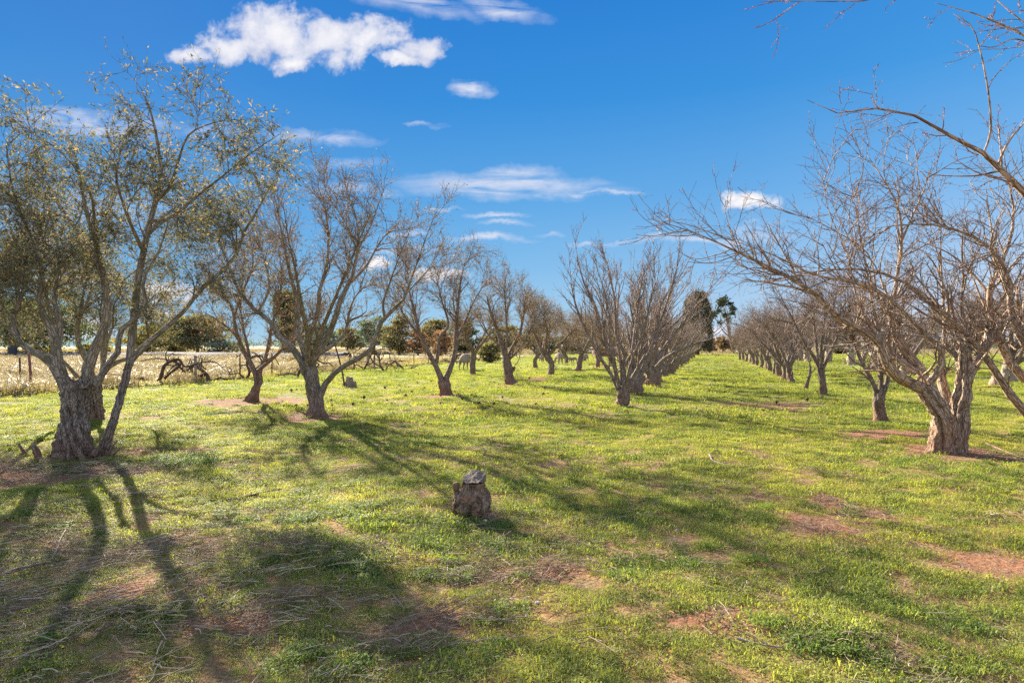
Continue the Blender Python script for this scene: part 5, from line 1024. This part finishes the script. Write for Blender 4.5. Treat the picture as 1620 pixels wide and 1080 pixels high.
def sheep_meshes(head_down=True):
    # x forward; body one continuous surface with legs, neck and head
    v = [(-.42, 0, .66), (-.22, 0, .69), (.05, 0, .68), (.30, 0, .68), (.46, 0, .70)]; e = [(0, 1), (1, 2), (2, 3), (3, 4)]; r = [(.20, .21), (.245, .26), (.25, .27), (.225, .25), (.155, .17)]
    if head_down: nk = [(.60, 0, .56), (.70, 0, .36), (.78, 0, .22), (.86, 0, .10), (.90, 0, .05)]
    else: nk = [(.58, 0, .86), (.66, 0, 1.0), (.76, 0, 1.0), (.86, 0, .95), (.91, 0, .93)]
    rk = [.115, .09, .075, .05, .035]; p = 4
    for q, rr_ in zip(nk, rk): v.append(q); e.append((p, len(v)-1)); r.append((rr_, rr_)); p = len(v)-1
    hd = 7
    for sx, at_, kx in ((-.40, 0, 1), (.32, 3, 0)):
        for s in (-1, 1):
            if kx: pts = [(sx+.03, s*.13, .50, .11), (sx+.06, s*.13, .40, .065), (sx-.05, s*.13, .27, .036), (sx-.01, s*.13, .12, .026), (sx, s*.13, .0, .032)]
            else: pts = [(sx+.03, s*.12, .48, .085), (sx+.01, s*.12, .36, .05), (sx+.02, s*.12, .24, .033), (sx+.01, s*.12, .10, .024), (sx+.02, s*.12, .0, .032)]
            p = at_
            for x_, y_, z_, q in pts: v.append((x_, y_, z_)); e.append((p, len(v)-1)); r.append((q, q)); p = len(v)-1
    v.append((-.58, 0, .58)); e.append((0, len(v)-1)); r.append((.045, .045)); v.append((-.61, 0, .42)); e.append((len(v)-2, len(v)-1)); r.append((.03, .03))
    body = skin('sheep_body', v, e, r, 2, M['wool'], .03)
    h = np.array(v[hd]); 
    ears = []
    for s in (-1, 1):
        P, R = resample([h+np.array([-.04, s*.04, .05]), h+np.array([-.05, s*.11, .05]), h+np.array([-.05, s*.16, .02])], [.02, .026, .006], 8); ears.append(tubes(P[None], R[None], 8, 0, 0, 1, cap=True))
    eye = []
    return body, [mesh_from('ear', [q], [M['face']]) for q in ears]
SH = [sheep_meshes(True), sheep_meshes(False)]
GS = 'sheep among the orchard rows'
def sheep(px, py, s, rz, k, label):
    x, Yp = G(px, py); e = empty('sheep', (x, Yp, gz1(x, Yp)), label, 'sheep', GS, rz, s)
    obj('body', SH[k][0], e); [obj('ear', q, e) for q in SH[k][1]]
sheep(737, 586.5, 1.14, math.radians(62), 0, 'large cream sheep grazing by the fence, seen from behind beside a small tree')
sheep(857, 574, .85, math.radians(75), 0, 'pale sheep seen from behind just left of the dark trunked tree')
sheep(884, 576.5, 1.0, math.radians(110), 0, 'tan sheep half hidden behind the right side of the dark trunked tree')
sheep(889, 574.5, .95, math.radians(60), 1, 'white backed sheep standing in front of the tan one')
sheep(901, 573.5, .52, math.radians(20), 0, 'small lamb grazing right of the white backed sheep')
sheep(908, 573.5, .55, math.radians(160), 0, 'lamb left of the tree on the small red mound')
sheep(925, 573.5, .88, math.radians(120), 0, 'white sheep grazing right of the tree on the small red mound')

# ------------------------------------------------------------------ sky, sun, camera
SUN_AZ, SUN_EL = math.radians(-32), math.radians(25.6)     # left of the view direction, low winter sun
sd = Vector((math.sin(SUN_AZ)*math.cos(SUN_EL), math.cos(SUN_AZ)*math.cos(SUN_EL), math.sin(SUN_EL)))
sl = bpy.data.lights.new('sun', 'SUN'); sl.energy = 5.0; sl.angle = math.radians(.5); sl.color = (1., .91, .74)
so = bpy.data.objects.new('sun', sl); COL.objects.link(so); so.rotation_euler = (-sd).to_track_quat('-Z', 'Y').to_euler(); so.location = (0, 0, 30)
EXPO = 1.78
wd = bpy.data.worlds.new('World'); C.world = wd; wd.use_nodes = True; nt = wd.node_tree; nt.nodes.clear()
tc = N_(nt, 'ShaderNodeTexCoord').outputs['Generated']
sx = N_(nt, 'ShaderNodeSeparateXYZ'); nt.links.new(tc, sx.inputs[0]); dx, dy, dz = sx.outputs
sky = N_(nt, 'ShaderNodeTexSky', sky_type='NISHITA'); sky.sun_disc = False; sky.sun_elevation = SUN_EL; sky.sun_rotation = SUN_AZ; sky.air_density = 1.; sky.dust_density = .4; sky.ozone_density = 3.
nish = N_(nt, 'ShaderNodeVectorMath', operation='SCALE'); nt.links.new(sky.outputs[0], nish.inputs[0]); nish.inputs['Scale'].default_value = .05
def lin(r, g, b):
    f = lambda c: ((c/255+.055)/1.055)**2.4 if c > 10 else c/255/12.92
    k = 2**-EXPO; return tuple(f(c)*k for c in (r, g, b))
vv = mth(nt, 'MULTIPLY', mth(nt, 'MAXIMUM', dz, 0), 1.)
deep = ramp(nt, vv, [(0, lin(196, 220, 238)), (.035, lin(170, 209, 238)), (.12, lin(134, 190, 235)), (.22, lin(98, 170, 230)), (.36, lin(56, 145, 221)), (.55, lin(32, 120, 208)), (1, lin(22, 88, 170))])
side = ramp(nt, mth(nt, 'MULTIPLY_ADD', dx, .5, .5), [(.25, (.62, .84, .93)), (.5, (.92, .98, 1)), (.66, (1.15, 1.04, 1.02)), (.85, (1.8, 1.24, 1.10))])
deep = mixc(nt, 1., deep, side, 'MULTIPLY')
base = mixc(nt, .02, deep, nish.outputs[0])
yy = mth(nt, 'MAXIMUM', dy, .05); u = mth(nt, 'DIVIDE', dx, yy); v = mth(nt, 'DIVIDE', dz, yy)
front = ramp(nt, dy, [(.1, (0,)*3), (.2, (1,)*3)])
cv = N_(nt, 'ShaderNodeCombineXYZ'); nt.links.new(u, cv.inputs[0]); nt.links.new(v, cv.inputs[1])
puff = noise(nt, cv.outputs[0], 22, 10, .64, .2); puff2 = noise(nt, cv.outputs[0], 9, 6, .55, .3)
mp = N_(nt, 'ShaderNodeMapping'); mp.inputs['Scale'].default_value = (5, 30, 1); mp.inputs['Rotation'].default_value = (0, 0, math.radians(4)); nt.links.new(cv.outputs[0], mp.inputs[0]); streak = noise(nt, mp.outputs[0], 1.6, 7, .62, .8)
wn = N_(nt, 'ShaderNodeTexNoise'); wn.inputs['Scale'].default_value = 13; wn.inputs['Detail'].default_value = 7; wn.inputs['Roughness'].default_value = .62; nt.links.new(cv.outputs[0], wn.inputs['Vector'])
ws_ = N_(nt, 'ShaderNodeSeparateColor'); nt.links.new(wn.outputs['Color'], ws_.inputs[0])
u = mth(nt, 'ADD', u, mth(nt, 'MULTIPLY_ADD', ws_.outputs[0], .085, -.0425)); v = mth(nt, 'ADD', v, mth(nt, 'MULTIPLY_ADD', ws_.outputs[1], .05, -.025))
def ell(px, py, rx, ry, rot=0):
    du = mth(nt, 'SUBTRACT', u, (px-CX)/F); dv = mth(nt, 'SUBTRACT', v, (HY-py)/F)
    if rot:
        c_, s_ = math.cos(math.radians(rot)), math.sin(math.radians(rot))
        du2 = mth(nt, 'ADD', mth(nt, 'MULTIPLY', du, c_), mth(nt, 'MULTIPLY', dv, s_)); dv = mth(nt, 'SUBTRACT', mth(nt, 'MULTIPLY', dv, c_), mth(nt, 'MULTIPLY', du, s_)); du = du2
    a = mth(nt, 'MULTIPLY', du, F/rx); b = mth(nt, 'MULTIPLY', dv, F/ry)
    return mth(nt, 'SQRT', mth(nt, 'ADD', mth(nt, 'MULTIPLY', a, a), mth(nt, 'MULTIPLY', b, b)))
def union(lst, op='MINIMUM'):
    r = lst[0]
    for q in lst[1:]: r = mth(nt, op, r, q)
    return r
cum = union([ell(*e) for e in [(440, 52, 85, 52), (380, 78, 90, 30), (300, 88, 48, 16), (520, 66, 95, 44), (600, 58, 62, 34), (670, 80, 46, 26), (640, 95, 60, 14), (460, 100, 40, 20),
                               (1180, 321, 48, 16), (1160, 314, 26, 12), (272, 466, 60, 18), (250, 500, 34, 14), (120, 520, 90, 20), (600, 420, 34, 12), (690, 436, 50, 14), (1125, 526, 46, 10), (120, 440, 70, 18), (60, 380, 60, 16)]])
d1 = mth(nt, 'ADD', mth(nt, 'SUBTRACT', 1., cum), mth(nt, 'MULTIPLY_ADD', puff, 2.0, -1.0))
d1 = mth(nt, 'ADD', d1, mth(nt, 'MULTIPLY_ADD', puff2, .7, -.35))
m1 = ramp(nt, d1, [(.0, (0,)*3), (.18, (.3,)*3), (.42, (.8,)*3), (.75, (1,)*3)])
wis = [(660, 10, 120, 16, -9, .55), (800, 18, 75, 16, -14, .55), (745, 142, 34, 15, -12, .9), (672, 197, 34, 6, 0, .45), (150, 196, 150, 26, -4, .75), (330, 205, 60, 12, 2, .45), (560, 300, 80, 12, -2, .35), (640, 395, 90, 8, 1, .45), (980, 384, 60, 4, 0, .4), (505, 216, 95, 12, -3, .6), (555, 258, 60, 10, 0, .3), (800, 292, 180, 20, -2, .75), (820, 278, 80, 14, 0, .5), (940, 303, 70, 5, 0, .7),
       (770, 377, 78, 7, -2, .8), (790, 339, 52, 6, 0, .7), (700, 330, 36, 4, 0, .6), (1105, 379, 140, 6, 2, .75), (1200, 372, 70, 9, 3, .6), (1190, 358, 50, 6, 12, .5), (800, 354, 40, 6, 0, .5), (870, 370, 30, 4, 0, .5), (930, 384, 40, 4, 0, .4), (640, 368, 40, 5, 0, .5), (130, 330, 160, 30, 0, .4)]
ws = union([mth(nt, 'MULTIPLY', mth(nt, 'SUBTRACT', 1.15, ell(*w_[:5]), clamp=True), w_[5]) for w_ in wis], 'MAXIMUM')
m2 = mth(nt, 'MULTIPLY', ws, ramp(nt, streak, [(.32, (.0,)*3), (.5, (.8,)*3), (.7, (1.6,)*3)]), clamp=True)
# shade under the cumulus from its own thickness
lit = ramp(nt, mth(nt, 'ADD', mth(nt, 'MULTIPLY', puff2, .9), mth(nt, 'MULTIPLY', d1, .22)), [(.30, lin(190, 198, 224)), (.5, lin(226, 228, 242)), (.75, lin(255, 254, 255))])
cl_ = mixc(nt, mth(nt, 'MULTIPLY', m2, mth(nt, 'MULTIPLY', front, 1.)), base, lin(226, 230, 246))
cl_ = mixc(nt, mth(nt, 'MULTIPLY', m1, front), cl_, lit)
# added unseen bright cloud, overhead and behind the camera, to fill the shade
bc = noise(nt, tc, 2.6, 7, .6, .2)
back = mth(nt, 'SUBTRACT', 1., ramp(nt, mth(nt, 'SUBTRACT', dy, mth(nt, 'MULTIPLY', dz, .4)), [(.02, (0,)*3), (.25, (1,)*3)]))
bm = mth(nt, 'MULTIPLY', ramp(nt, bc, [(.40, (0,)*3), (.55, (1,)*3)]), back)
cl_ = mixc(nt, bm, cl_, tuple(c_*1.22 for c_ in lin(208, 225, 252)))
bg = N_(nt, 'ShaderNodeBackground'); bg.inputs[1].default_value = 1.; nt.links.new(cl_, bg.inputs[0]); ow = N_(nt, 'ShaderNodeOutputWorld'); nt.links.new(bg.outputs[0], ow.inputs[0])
wd.cycles.sampling_method = 'MANUAL'; wd.cycles.sample_map_resolution = 512
cam = bpy.data.cameras.new('camera'); co = bpy.data.objects.new('camera', cam); COL.objects.link(co); C.camera = co
co.location = (0, 0, CH); co.rotation_euler = (math.radians(90), 0, 0); cam.sensor_width = 36; cam.lens = 36*F/1620; cam.shift_y = (HY-540)/1620; cam.clip_start = .1; cam.clip_end = 6000
C.view_settings.view_transform = 'Standard'; C.view_settings.look = 'None'; C.view_settings.exposure = EXPO; C.view_settings.gamma = 1
C.cycles.use_denoising = False; C.cycles.max_bounces = 6; C.cycles.diffuse_bounces = 3; C.cycles.transmission_bounces = 3
